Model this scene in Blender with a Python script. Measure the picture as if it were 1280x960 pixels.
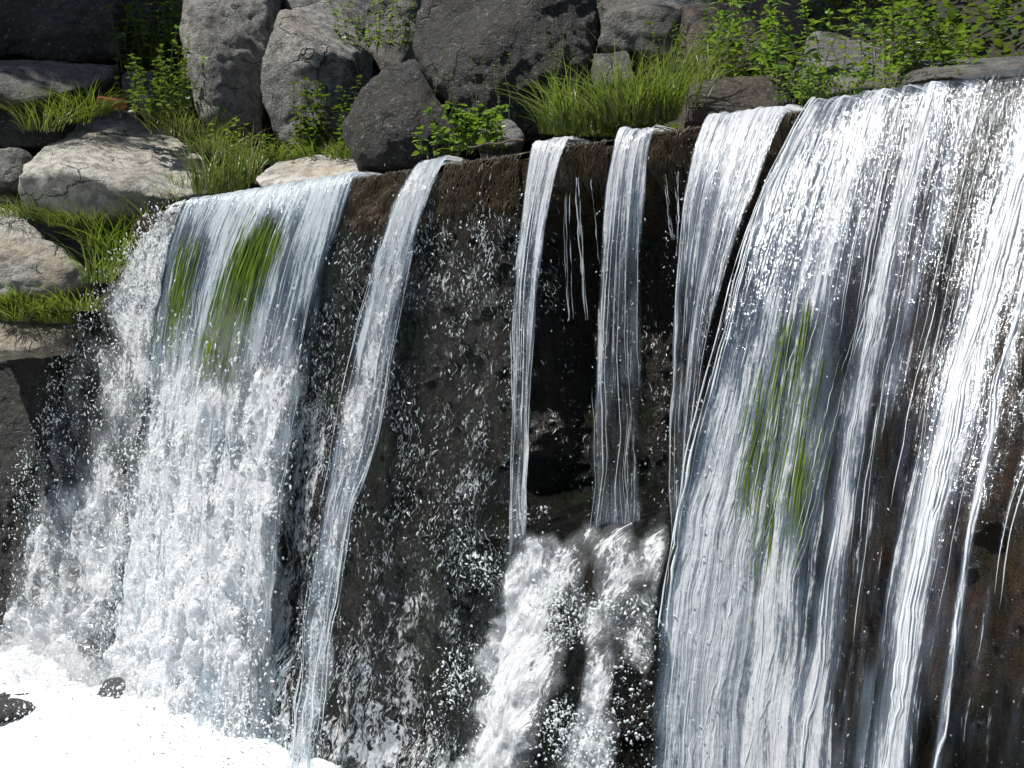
import bpy, bmesh, math, random
import numpy as np
from mathutils import Vector
C = bpy.context
SC = C.scene
for o in list(bpy.data.objects): bpy.data.objects.remove(o)
random.seed(7)
R = np.random.default_rng(11)

# ------------------------------------------------------------------ camera, sky, sun, exposure
FPX = 1778.0; HC = 2.0
cam = bpy.data.cameras.new('camera'); camo = bpy.data.objects.new('camera', cam); SC.collection.objects.link(camo)
camo.location = (0, 0, HC); camo.rotation_euler = (math.radians(90), 0, 0)
cam.sensor_width = 36; cam.lens = 36 * FPX / 1280; cam.clip_end = 600; cam.clip_start = 0.05
SC.camera = camo
TOSUN = Vector((-0.42, -0.20, 0.88)).normalized()
elev = math.asin(TOSUN.z)
w = bpy.data.worlds.new('World'); SC.world = w; w.use_nodes = True
wn = w.node_tree
sky = wn.nodes.new('ShaderNodeTexSky'); sky.sky_type = 'NISHITA'; sky.sun_disc = False
sky.sun_elevation = elev; sky.sun_rotation = math.atan2(TOSUN.x, TOSUN.y)
bg = wn.nodes['Background']; bg.inputs[1].default_value = 0.085
wn.links.new(sky.outputs[0], bg.inputs[0])
sun = bpy.data.lights.new('sun', 'SUN'); sun.energy = 5.0; sun.angle = math.radians(0.5); sun.color = (1, .965, .91)
suno = bpy.data.objects.new('sun', sun); SC.collection.objects.link(suno); suno.location = (-8, 4, 14)
suno.rotation_euler = TOSUN.to_track_quat('Z', 'Y').to_euler()
SC.view_settings.view_transform = 'Standard'; SC.view_settings.look = 'None'
SC.view_settings.exposure = 0.42; SC.view_settings.gamma = 1
SC.cycles.transparent_max_bounces = 24; SC.cycles.max_bounces = 7; SC.cycles.transmission_bounces = 5
SC.cycles.caustics_reflective = False; SC.cycles.caustics_refractive = False

# ------------------------------------------------------------------ geometry of the place
P0 = np.array([1.78, 4.95]); D = np.array([-3.78, 3.55]); D /= np.linalg.norm(D); N = np.array([-D[1], D[0]])
LIP = 3.10; POOL = 0.10
def world(u, t, z):
    u, t, z = np.broadcast_arrays(np.asarray(u, float), np.asarray(t, float), np.asarray(z, float))
    return np.stack([P0[0] + u*D[0] + t*N[0], P0[1] + u*D[1] + t*N[1], z], -1)
def at_t(x, y, t):
    a = (np.asarray(x, float)-640)/FPX; s = (t + P0@N)/(a*N[0] + N[1])
    return (s*a-P0[0])*D[0] + (s-P0[1])*D[1], HC - s*(np.asarray(y, float)-480)/FPX
def at_u(x, y, u):
    a = (x-640)/FPX; s = (u + P0@D)/(a*D[0] + D[1])
    return (s*a-P0[0])*N[0] + (s-P0[1])*N[1], HC - s*(y-480)/FPX
def pt(x, y, Y):
    return np.array([(x-640)/FPX*Y, Y, HC - (y-480)/FPX*Y])
def proj(P):
    return 640 + FPX*P[..., 0]/P[..., 1], 480 - FPX*(P[..., 2]-HC)/P[..., 1]
def sstep(a, b, x):
    k = np.clip((np.asarray(x, float)-a)/(b-a), 0, 1); return k*k*(3-2*k)

LAT = R.random((64, 64, 64)).astype(np.float32)*2-1
def vn(x, y, z):
    x, y, z = np.broadcast_arrays(np.asarray(x, np.float32), np.asarray(y, np.float32), np.asarray(z, np.float32))
    ix, iy, iz = np.floor(x).astype(np.int32), np.floor(y).astype(np.int32), np.floor(z).astype(np.int32)
    fx, fy, fz = x-ix, y-iy, z-iz
    fx = fx*fx*(3-2*fx); fy = fy*fy*(3-2*fy); fz = fz*fz*(3-2*fz)
    def g(a, b, c): return LAT[(ix+a) & 63, (iy+b) & 63, (iz+c) & 63]
    x00 = g(0,0,0)*(1-fx)+g(1,0,0)*fx; x10 = g(0,1,0)*(1-fx)+g(1,1,0)*fx
    x01 = g(0,0,1)*(1-fx)+g(1,0,1)*fx; x11 = g(0,1,1)*(1-fx)+g(1,1,1)*fx
    return (x00*(1-fy)+x10*fy)*(1-fz) + (x01*(1-fy)+x11*fy)*fz
def fbm(x, y, z, o=4, g=.5):
    s = 0; a = 1
    for k in range(o):
        s = s + a*vn(np.asarray(x)*2**k+7.3*k, np.asarray(y)*2**k+3.1*k, np.asarray(z)*2**k+1.7*k); a *= g
    return s

# ------------------------------------------------------------------ mesh helpers
def mk(name, V, F, mat=None, parent=None, smooth=True, attrs=None, uv=None, loc=None):
    V = np.asarray(V, np.float32).reshape(-1, 3)
    if loc is not None: V = V - np.asarray(loc, np.float32)
    me = bpy.data.meshes.new(name)
    if isinstance(F, np.ndarray):
        k = F.shape[1]; nf = len(F)
        me.vertices.add(len(V)); me.vertices.foreach_set('co', V.ravel())
        me.loops.add(nf*k); me.loops.foreach_set('vertex_index', F.astype(np.int32).ravel())
        me.polygons.add(nf); me.polygons.foreach_set('loop_start', np.arange(0, nf*k, k, dtype=np.int32))
        me.update(calc_edges=True)
    else:
        me.from_pydata([tuple(v) for v in V.tolist()], [], F)
    if smooth: me.polygons.foreach_set('use_smooth', np.ones(len(me.polygons), bool))
    if attrs:
        for k_, v_ in attrs.items():
            a = me.attributes.new(k_, 'FLOAT', 'POINT'); a.data.foreach_set('value', np.asarray(v_, np.float32).ravel())
    if uv is not None:
        l = me.uv_layers.new(name='UVMap')
        vi = np.empty(len(me.loops), np.int32); me.loops.foreach_get('vertex_index', vi)
        l.data.foreach_set('uv', np.asarray(uv, np.float32).reshape(-1, 2)[vi].ravel())
    if mat: me.materials.append(mat)
    me.update()
    o = bpy.data.objects.new(name, me); SC.collection.objects.link(o)
    if loc is not None: o.location = tuple(float(q) for q in loc)
    if parent:
        o.parent = parent
        if loc is None: o.matrix_parent_inverse = parent.matrix_basis.inverted()
        else: o.location = tuple(float(a_)-b_ for a_, b_ in zip(loc, parent.location))
    return o
def tag(o, label=None, cat=None, group=None, kind=None):
    if label: o['label'] = label
    if cat: o['category'] = cat
    if group: o['group'] = group
    if kind: o['kind'] = kind
    return o
def empty(name, loc):
    o = bpy.data.objects.new(name, None); o.empty_display_size = .1
    o.location = tuple(float(v) for v in loc); SC.collection.objects.link(o); return o
def gridF(nv, nu):
    i = np.arange(nv-1)[:, None]*nu + np.arange(nu-1)[None, :]
    return np.stack([i, i+1, i+nu+1, i+nu], -1).reshape(-1, 4)
def gnormal(P):
    du = np.gradient(P, axis=1); dv = np.gradient(P, axis=0)
    n = np.cross(dv, du); n /= np.linalg.norm(n, axis=-1, keepdims=True)+1e-9
    return n
def tubes(paths, rad, sides=5):
    """paths (K,M,3), rad (K,M) -> verts, faces"""
    K, M, _ = paths.shape
    T = np.gradient(paths, axis=1); T /= np.linalg.norm(T, axis=-1, keepdims=True)+1e-9
    ref = np.zeros_like(T); ref[..., 0] = .31; ref[..., 1] = -.9; ref[..., 2] = .1
    A = np.cross(T, ref); A /= np.linalg.norm(A, axis=-1, keepdims=True)+1e-9
    B = np.cross(T, A)
    th = np.arange(sides)*2*np.pi/sides
    V = paths[:, :, None, :] + rad[:, :, None, None]*(A[:, :, None, :]*np.cos(th)[None, None, :, None] + B[:, :, None, :]*np.sin(th)[None, None, :, None])
    base = (np.arange(K)*M*sides)[:, None, None] + (np.arange(M-1)*sides)[None, :, None]
    j = np.arange(sides)[None, None, :]; j2 = (j+1) % sides
    F = np.stack(np.broadcast_arrays(base+j, base+j2, base+j2+sides, base+j+sides), -1).reshape(-1, 4)
    return V.reshape(-1, 3), F
def ribbons(paths, wid, side, fold=0.0):
    """paths (K,M,3), wid (K,M), side (K,3)"""
    K, M, _ = paths.shape
    S = side[:, None, :]*wid[..., None]
    up = np.zeros_like(paths); up[..., 2] = 1
    V = np.stack([paths-S+up*fold*wid[..., None], paths, paths+S+up*fold*wid[..., None]], 2)
    base = (np.arange(K)*M*3)[:, None, None] + (np.arange(M-1)*3)[None, :, None]
    j = np.arange(2)[None, None, :]
    F = np.stack(np.broadcast_arrays(base+j, base+j+1, base+j+4, base+j+3), -1).reshape(-1, 4)
    return V.reshape(-1, 3), F
def ico(sub=1):
    bm = bmesh.new(); bmesh.ops.create_icosphere(bm, subdivisions=sub, radius=1)
    v = np.array([tuple(x.co) for x in bm.verts]); f = np.array([[q.index for q in x.verts] for x in bm.faces]); bm.free(); return v, f
ICO = ico(1)
ICO2 = ico(2)
def drops(pos, r, dirs, stretch, tmpl=ICO):
    tv, tf = tmpl; K = len(pos)
    jit = 1 + .35*R.uniform(-1, 1, (K, 1, 3))
    base = tv[None]*r[:, None, None]*jit
    stretch = 1+(stretch-1)*1.8; r = r*.85
    base = tv[None]*r[:, None, None]*jit
    al = (tv[None]*dirs[:, None, :]).sum(-1, keepdims=True)*dirs[:, None, :]
    V = pos[:, None, :] + base + al*(r*(stretch-1))[:, None, None]
    F = tf[None] + (np.arange(K)*len(tv))[:, None, None]
    return V.reshape(-1, 3), F.reshape(-1, 3)
def cat_vf(parts):
    Vs, Fs, o = [], [], 0
    for V, F in parts: Vs.append(V); Fs.append(F+o); o += len(V)
    return np.concatenate(Vs), np.concatenate(Fs)

# ------------------------------------------------------------------ materials
class NT:
    def __init__(s, name):
        s.m = bpy.data.materials.new(name); s.m.use_nodes = True; s.t = s.m.node_tree; s.t.nodes.clear()
        s.out = s.n('OutputMaterial')
    def n(s, ty, **kw):
        x = s.t.nodes.new('ShaderNode'+ty)
        for k, v in kw.items():
            if k.startswith('_'): setattr(x, k[1:], v)
            else:
                key = k.replace('__', ' ')
                inp = x.inputs[int(k[1:])] if (k[0] == 'i' and k[1:].isdigit()) else x.inputs[key]
                s.set(inp, v)
        return x
    def set(s, inp, v):
        if isinstance(v, bpy.types.NodeSocket): s.t.links.new(v, inp)
        elif isinstance(v, bpy.types.Node): s.t.links.new(v.outputs[0], inp)
        else:
            if hasattr(inp.default_value, '__len__') and not hasattr(v, '__len__'): v = (v,)*len(inp.default_value)
            if inp.type == 'RGBA' and len(v) == 3: v = (*v, 1)
            inp.default_value = v
    def math(s, op, a, b=0.0, c=0.0, clamp=False):
        x = s.n('Math', _operation=op, i0=a, i1=b, i2=c); x.use_clamp = clamp; return x.outputs[0]
    def noise(s, vec, scale=5, detail=3, rough=.5, dist=0):
        x = s.n('TexNoise', Vector=vec, Scale=scale, Detail=detail, Roughness=rough, Distortion=dist); return x.outputs['Fac']
    def mapr(s, v, a, b, c=0, d=1, smooth=True):
        x = s.n('MapRange', _interpolation_type='SMOOTHSTEP' if smooth else 'LINEAR'); s.set(x.inputs['Value'], v)
        for k, q in zip(('From Min', 'From Max', 'To Min', 'To Max'), (a, b, c, d)): s.set(x.inputs[k], q)
        return x.outputs['Result']
    def mix(s, f, a, b, ty='MIX'):
        x = s.n('Mix', _data_type='RGBA', _blend_type=ty); s.set(x.inputs[0], f); s.set(x.inputs[6], a); s.set(x.inputs[7], b); return x.outputs[2]
    def attr(s, name): return s.n('Attribute', _attribute_name=name).outputs['Fac']
    def obj(s): return s.n('TexCoord').outputs['Object']
    def geo(s): return s.n('NewGeometry').outputs['Position']
    def maps(s, vec, sc): return s.n('Mapping', Vector=vec, Scale=sc).outputs[0]
    def bump(s, h, st=.5, dist=.01, nrm=None):
        x = s.n('Bump', Height=h, Strength=st, Distance=dist)
        if nrm is not None: s.set(x.inputs['Normal'], nrm)
        return x.outputs[0]
    def shmix(s, f, a, b):
        x = s.n('MixShader'); s.set(x.inputs[0], f); s.set(x.inputs[1], a); s.set(x.inputs[2], b); return x.outputs[0]
    def done(s, sh): s.set(s.out.inputs[0], sh); return s.m

def rockmat(name, c1, c2, rough=.8, crack=.6, speck=.3, moss=0.0, scale=1.0):
    k = NT(name); p = k.geo()
    big = k.noise(p, 2.2*scale, 5, .6)
    mid = k.noise(p, 14*scale, 6, .65)
    fine = k.noise(p, 75*scale, 4, .75)
    ochre = k.noise(p, 1.3*scale, 4, .6)
    rnd = k.n('ObjectInfo').outputs['Random']
    col = k.mix(k.mapr(big, .35, .65), c1, c2)
    col = k.mix(k.mapr(mid, .42, .62, 0, .8), col, tuple(x*.42 for x in c1))
    col = k.mix(k.mapr(fine, .55, .64, 0, speck), col, tuple(min(x*2.2, .6) for x in c2))
    col = k.mix(k.mapr(fine, .46, .38, 0, speck), col, tuple(x*.3 for x in c1))
    lich = k.noise(p, 38*scale, 2, .5)
    col = k.mix(k.mapr(lich, .62, .68, 0, .6*speck+.1), col, (.36, .35, .31))
    col = k.mix(k.mapr(ochre, .5, .66, 0, .45), col, (c1[0]*.95, c1[1]*.78, c1[2]*.55))
    wv = k.n('VectorMath', _operation='ADD', i0=p, i1=k.n('VectorMath', _operation='SCALE', i0=k.n('TexNoise', Vector=p, Scale=3.0, Detail=4).outputs['Color'], Scale=.5).outputs[0]).outputs[0]
    vo = k.n('TexVoronoi', _feature='DISTANCE_TO_EDGE', Vector=k.maps(wv, (1, .8, 2.0)), Scale=2.0*scale).outputs['Distance']
    ck = k.mapr(vo, 0, .02, 1, 0)
    ck = k.math('MULTIPLY', ck, k.mapr(k.noise(p, 2.7, 2), .46, .6))
    col = k.mix(k.math('MULTIPLY', ck, crack), col, tuple(x*.15 for x in c1))
    if moss:
        mn = k.mapr(k.noise(p, 5, 5, .7), .56, .66, 0, moss)
        col = k.mix(mn, col, (.035, .055, .012))
    val = k.math('MULTIPLY_ADD', rnd, .45, .78)
    hsv = k.n('HueSaturation', Color=col, Value=val)
    hgt = k.math('ADD', k.math('MULTIPLY', mid, .8), k.math('MULTIPLY', fine, .30))
    hgt = k.math('SUBTRACT', hgt, k.math('MULTIPLY', ck, crack*.8))
    b = k.n('BsdfPrincipled', Base__Color=hsv, Roughness=rough, Normal=k.bump(hgt, 1, .06))
    return k.done(b)
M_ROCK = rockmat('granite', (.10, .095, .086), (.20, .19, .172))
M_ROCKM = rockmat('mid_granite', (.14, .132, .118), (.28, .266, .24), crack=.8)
M_ROCKL = rockmat('sunlit_granite', (.36, .335, .29), (.52, .49, .43), crack=.9, speck=.35)  # paler copy of the granite, with the sunlight put into its colour
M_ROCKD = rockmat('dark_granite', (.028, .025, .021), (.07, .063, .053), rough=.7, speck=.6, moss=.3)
M_ROCKN = rockmat('shaded_granite', (.015, .013, .011), (.045, .04, .033), rough=.65, speck=.4, moss=.5)  # granite darkened in colour so boulders the sun reaches still look shaded
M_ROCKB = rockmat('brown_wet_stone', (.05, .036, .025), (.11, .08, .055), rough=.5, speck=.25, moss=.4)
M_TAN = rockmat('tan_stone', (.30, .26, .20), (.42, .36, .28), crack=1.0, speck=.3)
M_BLACK = rockmat('shaded_black_wet_rock', (.007, .006, .005), (.018, .015, .012), rough=.6, speck=.15, moss=.5)  # dark wet rock; base lowered further to paint in shade under the ledge

def wallmat():
    k = NT('wet_wall_rock'); p = k.geo(); tp = k.attr('top'); br = k.attr('brown')
    st = k.maps(p, (1, 1, .3))
    big = k.noise(p, 3, 5, .6); mid = k.noise(st, 24, 5, .7); fine = k.noise(p, 130, 3, .7)
    col = k.mix(k.mapr(big, .38, .62), (.004, .0035, .003), (.016, .012, .008))
    col = k.mix(k.mapr(mid, .52, .7, 0, .6), col, (.034, .025, .016))
    col = k.mix(k.mapr(k.noise(p, 4.5, 4, .7), .52, .62, 0, .55), col, (.012, .020, .005))
    col = k.mix(k.math('MULTIPLY', br, k.mapr(k.noise(p, 7, 3), .3, .7, .4, .9)), col, (.085, .05, .028))
    mossc = k.mix(k.mapr(mid, .4, .65), (.022, .015, .006), (.08, .05, .018))
    col = k.mix(k.math('MULTIPLY', tp, k.mapr(k.noise(st, 16, 4, .6), .3, .6, .3, 1)), col, mossc)
    h = k.math('ADD', k.math('MULTIPLY', mid, .8), k.math('MULTIPLY', fine, .35))
    b = k.n('BsdfPrincipled', Base__Color=col, Roughness=k.mapr(mid, .35, .7, .18, .4), Normal=k.bump(h, 1, .05))
    b.inputs['Specular IOR Level'].default_value = .18
    gb = k.noise(p, 150, 3, .7); k.set(b.inputs['Coat Normal'], k.bump(k.math('ADD', gb, k.math('MULTIPLY', mid, .8)), 1, .05))
    b.inputs['Coat Weight'].default_value = .3; b.inputs['Coat Roughness'].default_value = .08
    return k.done(b)
M_WALL = wallmat()

def curtainmat(name, su=1.0, sv=1.0, body=.20, white=(.88, .90, .92), gl=.18, warp=.012):
    """falling sheet of water: clear film with a rippled gloss, opaque where 'cov' says it is full of air"""
    k = NT(name); uv = k.n('UVMap').outputs[0]; cov = k.attr('cov')
    wob = k.n('TexNoise', Vector=k.maps(uv, (5, 3.2, 1)), Scale=1, Detail=3).outputs['Color']
    wv = k.n('VectorMath', _operation='MULTIPLY_ADD', i0=wob, i1=(warp*2, 0, 0), i2=uv).outputs[0]
    n1 = k.noise(k.maps(wv, (62*su, 1.5*sv, 1)), 1, 3, .55)
    n2 = k.noise(k.maps(wv, (190*su, 7*sv, 1)), 1, 2, .6)
    n3 = k.noise(k.maps(wv, (17*su, .8*sv, 1)), 1, 2, .5)
    fl = k.noise(k.maps(wv, (120*su, 38*sv, 1)), 1, 3, .6)
    s = k.math('ADD', k.math('MULTIPLY', n1, .46), k.math('ADD', k.math('MULTIPLY', n2, .30), k.math('MULTIPLY', n3, .24)))
    s = k.math('MULTIPLY_ADD', k.math('SUBTRACT', fl, .5), .16, s)
    thr = k.mapr(cov, 0, 1, .68, .33, smooth=False)
    al = k.mapr(s, k.math('SUBTRACT', thr, .055), k.math('ADD', thr, .05))
    al = k.math('MULTIPLY', al, k.mapr(cov, 0, .12))
    h = k.math('ADD', k.math('MULTIPLY', n1, 1.0), k.math('ADD', k.math('MULTIPLY', n2, .5), k.math('MULTIPLY', fl, .22)))
    nb = k.bump(h, 1, .018)
    foam = k.n('BsdfPrincipled', Base__Color=white, Roughness=.18, Normal=nb); foam.inputs['Specular IOR Level'].default_value = .8
    tr = k.n('BsdfTranslucent', Color=white, Normal=nb)
    fm = k.shmix(.42, foam, tr)
    clear = k.n('BsdfTransparent', Color=(.90, .93, .94))
    gloss = k.n('BsdfGlossy', Color=(.88, .94, 1), Roughness=.12, Normal=nb)
    milk = k.n('BsdfDiffuse', Color=(.52, .60, .70), Normal=nb)  # milky body layer; its blue tint stands in for sky reflection
    c1 = k.shmix(k.math('MULTIPLY', k.mapr(cov, 0, .5), gl), clear, gloss)
    c2 = k.shmix(k.math('MULTIPLY', k.mapr(cov, .15, .6), body), c1, milk)
    return k.done(k.shmix(k.math('MULTIPLY', al, .92), c2, fm))
M_CURT = curtainmat('falling_water')
M_CURTF = curtainmat('falling_water_close', .8, 1.0, .16, gl=.24)

def foammat(name, su=1.0, sv=1.0, soft=.05, body=.16, gl=.22):
    """broken, tumbling white water"""
    k = NT(name); p = k.n('UVMap').outputs[0]; cov = k.attr('cov')
    wob = k.n('TexNoise', Vector=k.maps(p, (9, 5, 1)), Scale=1, Detail=4, Roughness=.6).outputs['Color']
    wv = k.n('VectorMath', _operation='MULTIPLY_ADD', i0=wob, i1=(.09, .10, 0), i2=p).outputs[0]
    a = k.noise(k.maps(wv, (15*su, 6*sv, 1)), 1, 5, .68, .3)
    b = k.noise(k.maps(wv, (85*su, 34*sv, 1)), 1, 5, .72, .5)
    c = k.noise(k.maps(wv, (5*su, 2.0*sv, 1)), 1, 2)
    s = k.math('ADD', k.math('MULTIPLY', a, .40), k.math('ADD', k.math('MULTIPLY', b, .42), k.math('MULTIPLY', c, .18)))
    thr = k.mapr(cov, 0, 1, .66, .34, smooth=False)
    al = k.mapr(s, k.math('SUBTRACT', thr, soft), k.math('ADD', thr, soft))
    al = k.math('MULTIPLY', al, k.mapr(cov, 0, .15))
    h = k.math('ADD', a, k.math('MULTIPLY', b, .55))
    nb = k.bump(h, 1, .038)
    col = k.mix(k.mapr(b, .4, .6), (.86, .88, .90), (.96, .965, .97))
    foam = k.n('BsdfPrincipled', Base__Color=col, Roughness=.38, Normal=nb); foam.inputs['Specular IOR Level'].default_value = .8
    fm = k.shmix(.3, foam, k.n('BsdfTranslucent', Color=(.85, .9, .93), Normal=nb))
    clear = k.n('BsdfTransparent', Color=(.88, .91, .92))
    c1 = k.shmix(k.math('MULTIPLY', k.mapr(cov, 0, .4), gl), clear, k.n('BsdfGlossy', Roughness=.12, Normal=nb))
    c2 = k.shmix(k.math('MULTIPLY', cov, body), c1, k.n('BsdfDiffuse', Color=(.68, .72, .76), Normal=nb))
    return k.done(k.shmix(k.math('MULTIPLY', al, .95), c2, fm))
M_FOAM = foammat('white_water')
M_MIST = foammat('thin_trickle', 1.6, 1.0, .03, .0, .03)
M_FOAMD = foammat('dense_white_water', 1.0, 1.0, .032, .16)

def beadmat():
    k = NT('water_strand')
    nb = k.bump(k.noise(k.geo(), 160, 2), .5, .004)
    a = k.n('BsdfPrincipled', Base__Color=(.90, .92, .93), Roughness=.1, Normal=nb); a.inputs['Specular IOR Level'].default_value = 1.0
    t = k.n('BsdfTranslucent', Color=(.85, .9, .92))
    m = k.shmix(.35, a, t)
    return k.done(k.shmix(.12, m, k.n('BsdfTransparent', Color=(.95, .96, .97))))
M_BEAD = beadmat()

def leafmat(name, c1, c2, tr=.45):
    k = NT(name); v = k.attr('tint')
    col = k.mix(v, c1, c2)
    col = k.mix(k.mapr(k.noise(k.geo(), 9, 3), .35, .7, 0, .5), col, tuple(x*.6 for x in c1))
    a = k.n('BsdfPrincipled', Base__Color=col, Roughness=.35)
    t = k.n('BsdfTranslucent', Color=k.mix(.5, col, (.28, .42, .02)))
    return k.done(k.shmix(tr, a, t))
M_GRASS = leafmat('grass_blade', (.035, .075, .012), (.22, .27, .06), .45)
M_STRAW = leafmat('dry_blade', (.20, .16, .06), (.36, .32, .16), .3)
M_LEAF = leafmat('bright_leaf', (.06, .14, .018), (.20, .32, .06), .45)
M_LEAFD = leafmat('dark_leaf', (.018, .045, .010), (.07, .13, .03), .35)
M_ALGAE = leafmat('algae_strand', (.09, .16, .010), (.36, .48, .04), .5)
M_FRINGE = leafmat('brown_moss', (.022, .014, .006), (.085, .052, .018), .2)
M_STEM = leafmat('stem', (.07, .10, .03), (.16, .14, .06), .1)
def simple(name, c, r=.8, sc=20):
    k = NT(name); p = k.geo(); nn = k.noise(p, sc, 5, .6)
    col = k.mix(k.mapr(nn, .3, .7), tuple(x*.55 for x in c), c)
    return k.done(k.n('BsdfPrincipled', Base__Color=col, Roughness=r, Normal=k.bump(nn, .8, .02)))
M_SOIL = simple('bank_soil', (.022, .019, .011), .95, 14)
M_BARK = simple('bark', (.10, .075, .05), .9, 30)
M_BRICK = simple('fired_brick', (.42, .10, .045), .8, 60)
M_SAND = simple('river_bed', (.10, .09, .07), .7, 6)

# ------------------------------------------------------------------ wall profile
KU = np.array([-6, .75, .95, 2.26, 2.42, 2.9, 3.6, 5.05, 5.2, 5.42, 5.6]); KS = np.array([.03, .03, -.02, -.02, .07, .20, .16, .11, .13, .10, .08])
def wall_t(u, z):
    u, z = np.broadcast_arrays(np.asarray(u, float), np.asarray(z, float))
    h = LIP - z
    t = .015 + np.interp(u, KU, KS)*np.clip(h, 0, 9)
    t = t - .05*sstep(.0, .05, h)*0
    wnd = sstep(.9, 1.0, u)*(1-sstep(2.22, 2.40, u))
    t = t - .32*sstep(.16, .5, h)*wnd
    ub = 2.24-.28*np.clip(h-1.6, 0, 9)/1.4
    mw = sstep(.80, 1.0, u)*(1-sstep(ub-.10, ub+.30, u))
    t = t + mw*(.64*sstep(1.56, 1.78, h + .05*vn(u*6, 1.5, 3.3)) + .42*np.clip(h-1.75, 0, 3) + .05*fbm(u*4, h*3, 5.5, 3)*sstep(1.6, 1.8, h))
    rg = sstep(.10, .5, h)
    t = t + rg*(.055*fbm(u*2.6, h*1.9, 2.2, 3) + .022*fbm(u*11, h*6, 9.1, 3)) + .012*fbm(u*16, h*12, 4, 2)*sstep(.0, .1, h) + .009*fbm(u*46, h*34, 14, 2)*sstep(.2, .4, h)*sstep(.6, 1.1, u)
    return t
def wall_pt(px, py, off=0.0):
    t = np.zeros(np.shape(px))
    for _ in range(14):
        u, z = at_t(px, py, t); t = .5*t + .5*(wall_t(u, z)+off)
    u, z = at_t(px, py, t)
    return u, t, z
def build_wall():
    us = np.concatenate([np.linspace(-6, -.45, 40)[:-1], np.linspace(-.45, 2.5, 300), np.linspace(2.5, 5.62, 380)[1:]])
    hs = np.linspace(0.0, 3.3, 330)
    top = [(-.95, -.2), (-.95, 3.0), (-.90, 3.05), (-.5, 3.06), (-.2, 3.065), (-.07, 3.06), (-.03, 3.045)]
    U, H = np.meshgrid(us, hs); Z = 3.02-H*(3.42/3.3)
    T = wall_t(U, Z)
    P = world(U, T, Z)
    rows = [world(us, np.full_like(us, a), np.full_like(us, b)+ (.008*vn(us*9, 1, 1) if b > 2 else 0)) for a, b in top]
    P = np.concatenate([np.stack(rows), P], 0)
    lt = world(us*0, 0, 0)
    tt = np.concatenate([np.ones((len(top), len(us))), 1-sstep(.12, .34, H + .08*fbm(U*7, H*2, 3))], 0)
    bb = np.concatenate([np.zeros((len(top), len(us))), (1-sstep(.35, .8, U))*(1-sstep(1.9, 2.15, H+.12*fbm(U*9, H, 8))) + 0*H], 0)
    o = mk('weir_wall', P, gridF(*P.shape[:2]), M_WALL, attrs={'top': tt, 'brown': bb})
    return o
wall = tag(build_wall(), 'dark wet stone weir wall with brown mossy lip behind the falling water', 'weir')

# ------------------------------------------------------------------ terrain
def ground_z(u, t):
    r = -t
    zb = 3.0 + .82*np.clip(r-1.0, 0, None)
    zl = 2.55 + 1.15*np.clip(r+.05, 0, None)
    k = sstep(5.3, 6.0, u)
    top = zb*(1-k) + zl*k
    top = 8.2 - np.log1p(np.exp(-(top-8.2)*1.6))/1.6 + .04*np.clip(r-6, 0, None)
    bed = -.5 + .9*sstep(7, 10, t) + .8*sstep(10, 30, t)
    front = sstep(-.55, -.75, r*0 + t) # 1 behind the wall
    left = sstep(5.55, 5.7, u)*sstep(.30, .0, t - .16*fbm(u*1.7, 2, 2, 2))
    m = np.maximum(front, left)
    z = bed*(1-m) + top*m
    return z + .10*fbm(u*.9, t*.9, 1, 4)*sstep(-.9, -1.6, t) + .03*fbm(u*4, t*4, 6, 3)*m
us = np.concatenate([-np.geomspace(90, 3, 24), np.linspace(-2.8, 12, 240), np.geomspace(12.3, 90, 22)])
ts = np.concatenate([-np.geomspace(90, 8, 22), np.linspace(-7.8, 1.2, 200), np.geomspace(1.4, 90, 40)])
U, T = np.meshgrid(us, ts)
P = world(U, T, ground_z(U, T))
tag(mk('ground', P, gridF(*P.shape[:2]), M_SOIL), 'dark soil bank rising behind the weir', kind='structure')

# ------------------------------------------------------------------ water surfaces
def watermat():
    k = NT('pool_water'); p = k.geo(); h = k.noise(p, 7, 4, .6)
    b = k.n('BsdfPrincipled', Base__Color=(.03, .05, .045), Roughness=.06, Normal=k.bump(h, .7, .05)); return k.done(b)
M_POOL = watermat()
M_CREST = simple('shallow_water_over_slime', (.07, .06, .045), .12, 30)
def poolfoam():
    k = NT('pool_foam'); p = k.geo(); h = k.noise(p, 12, 5, .65); h2 = k.noise(p, 60, 3, .6)
    b = k.n('BsdfPrincipled', Base__Color=k.mix(k.mapr(h2, .3, .6), (.58, .62, .63), (.90, .91, .92)), Roughness=.6,
            Normal=k.bump(k.math('ADD', h, k.math('MULTIPLY', h2, .3)), .35, .03)); return k.done(b)
M_PFOAM = poolfoam()
us = np.linspace(-12, 30, 60); ts = np.linspace(.0, 8.6, 30)
U, T = np.meshgrid(us, ts)
P = world(U, T, np.full_like(U, POOL)); tag(mk('water', P, gridF(*P.shape[:2]), M_POOL), kind='structure')
us = np.linspace(-12, 30, 40); ts = np.array([-3.6, -2.5, -1.5, -.8, -.4, -.2, -.1, -.05, -.03, -.015])
us = np.linspace(-6, 5.3, 900); U, T = np.meshgrid(us, ts)
Z = LIP-.018 + .004*vn(U*9, T*9, 1) - .016*sstep(-.06, -.015, T); T = T + (T > -.04)*.010*fbm(U*14, 1, 2, 3)
P = world(U, T, Z); tag(mk('upstream_water', P, gridF(*P.shape[:2]), M_CREST), kind='structure')
def foam_z(u, t):
    base = .10*np.exp(-np.clip(t-.8, 0, 9)**2/.08)*sstep(3.0, 4.4, u) + .04*np.exp(-np.clip(t-1.1, 0, 9)**2/.3)
    return POOL + .06 + base + (.022 + .35*base)*fbm(u*4.2, t*4.2, 4, 5) + .012*np.abs(fbm(u*17, t*17, 6, 3))
us = np.linspace(2.0, 8.5, 520); ts = np.linspace(.1, 3.6, 300)
U, T = np.meshgrid(us, ts)
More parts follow.
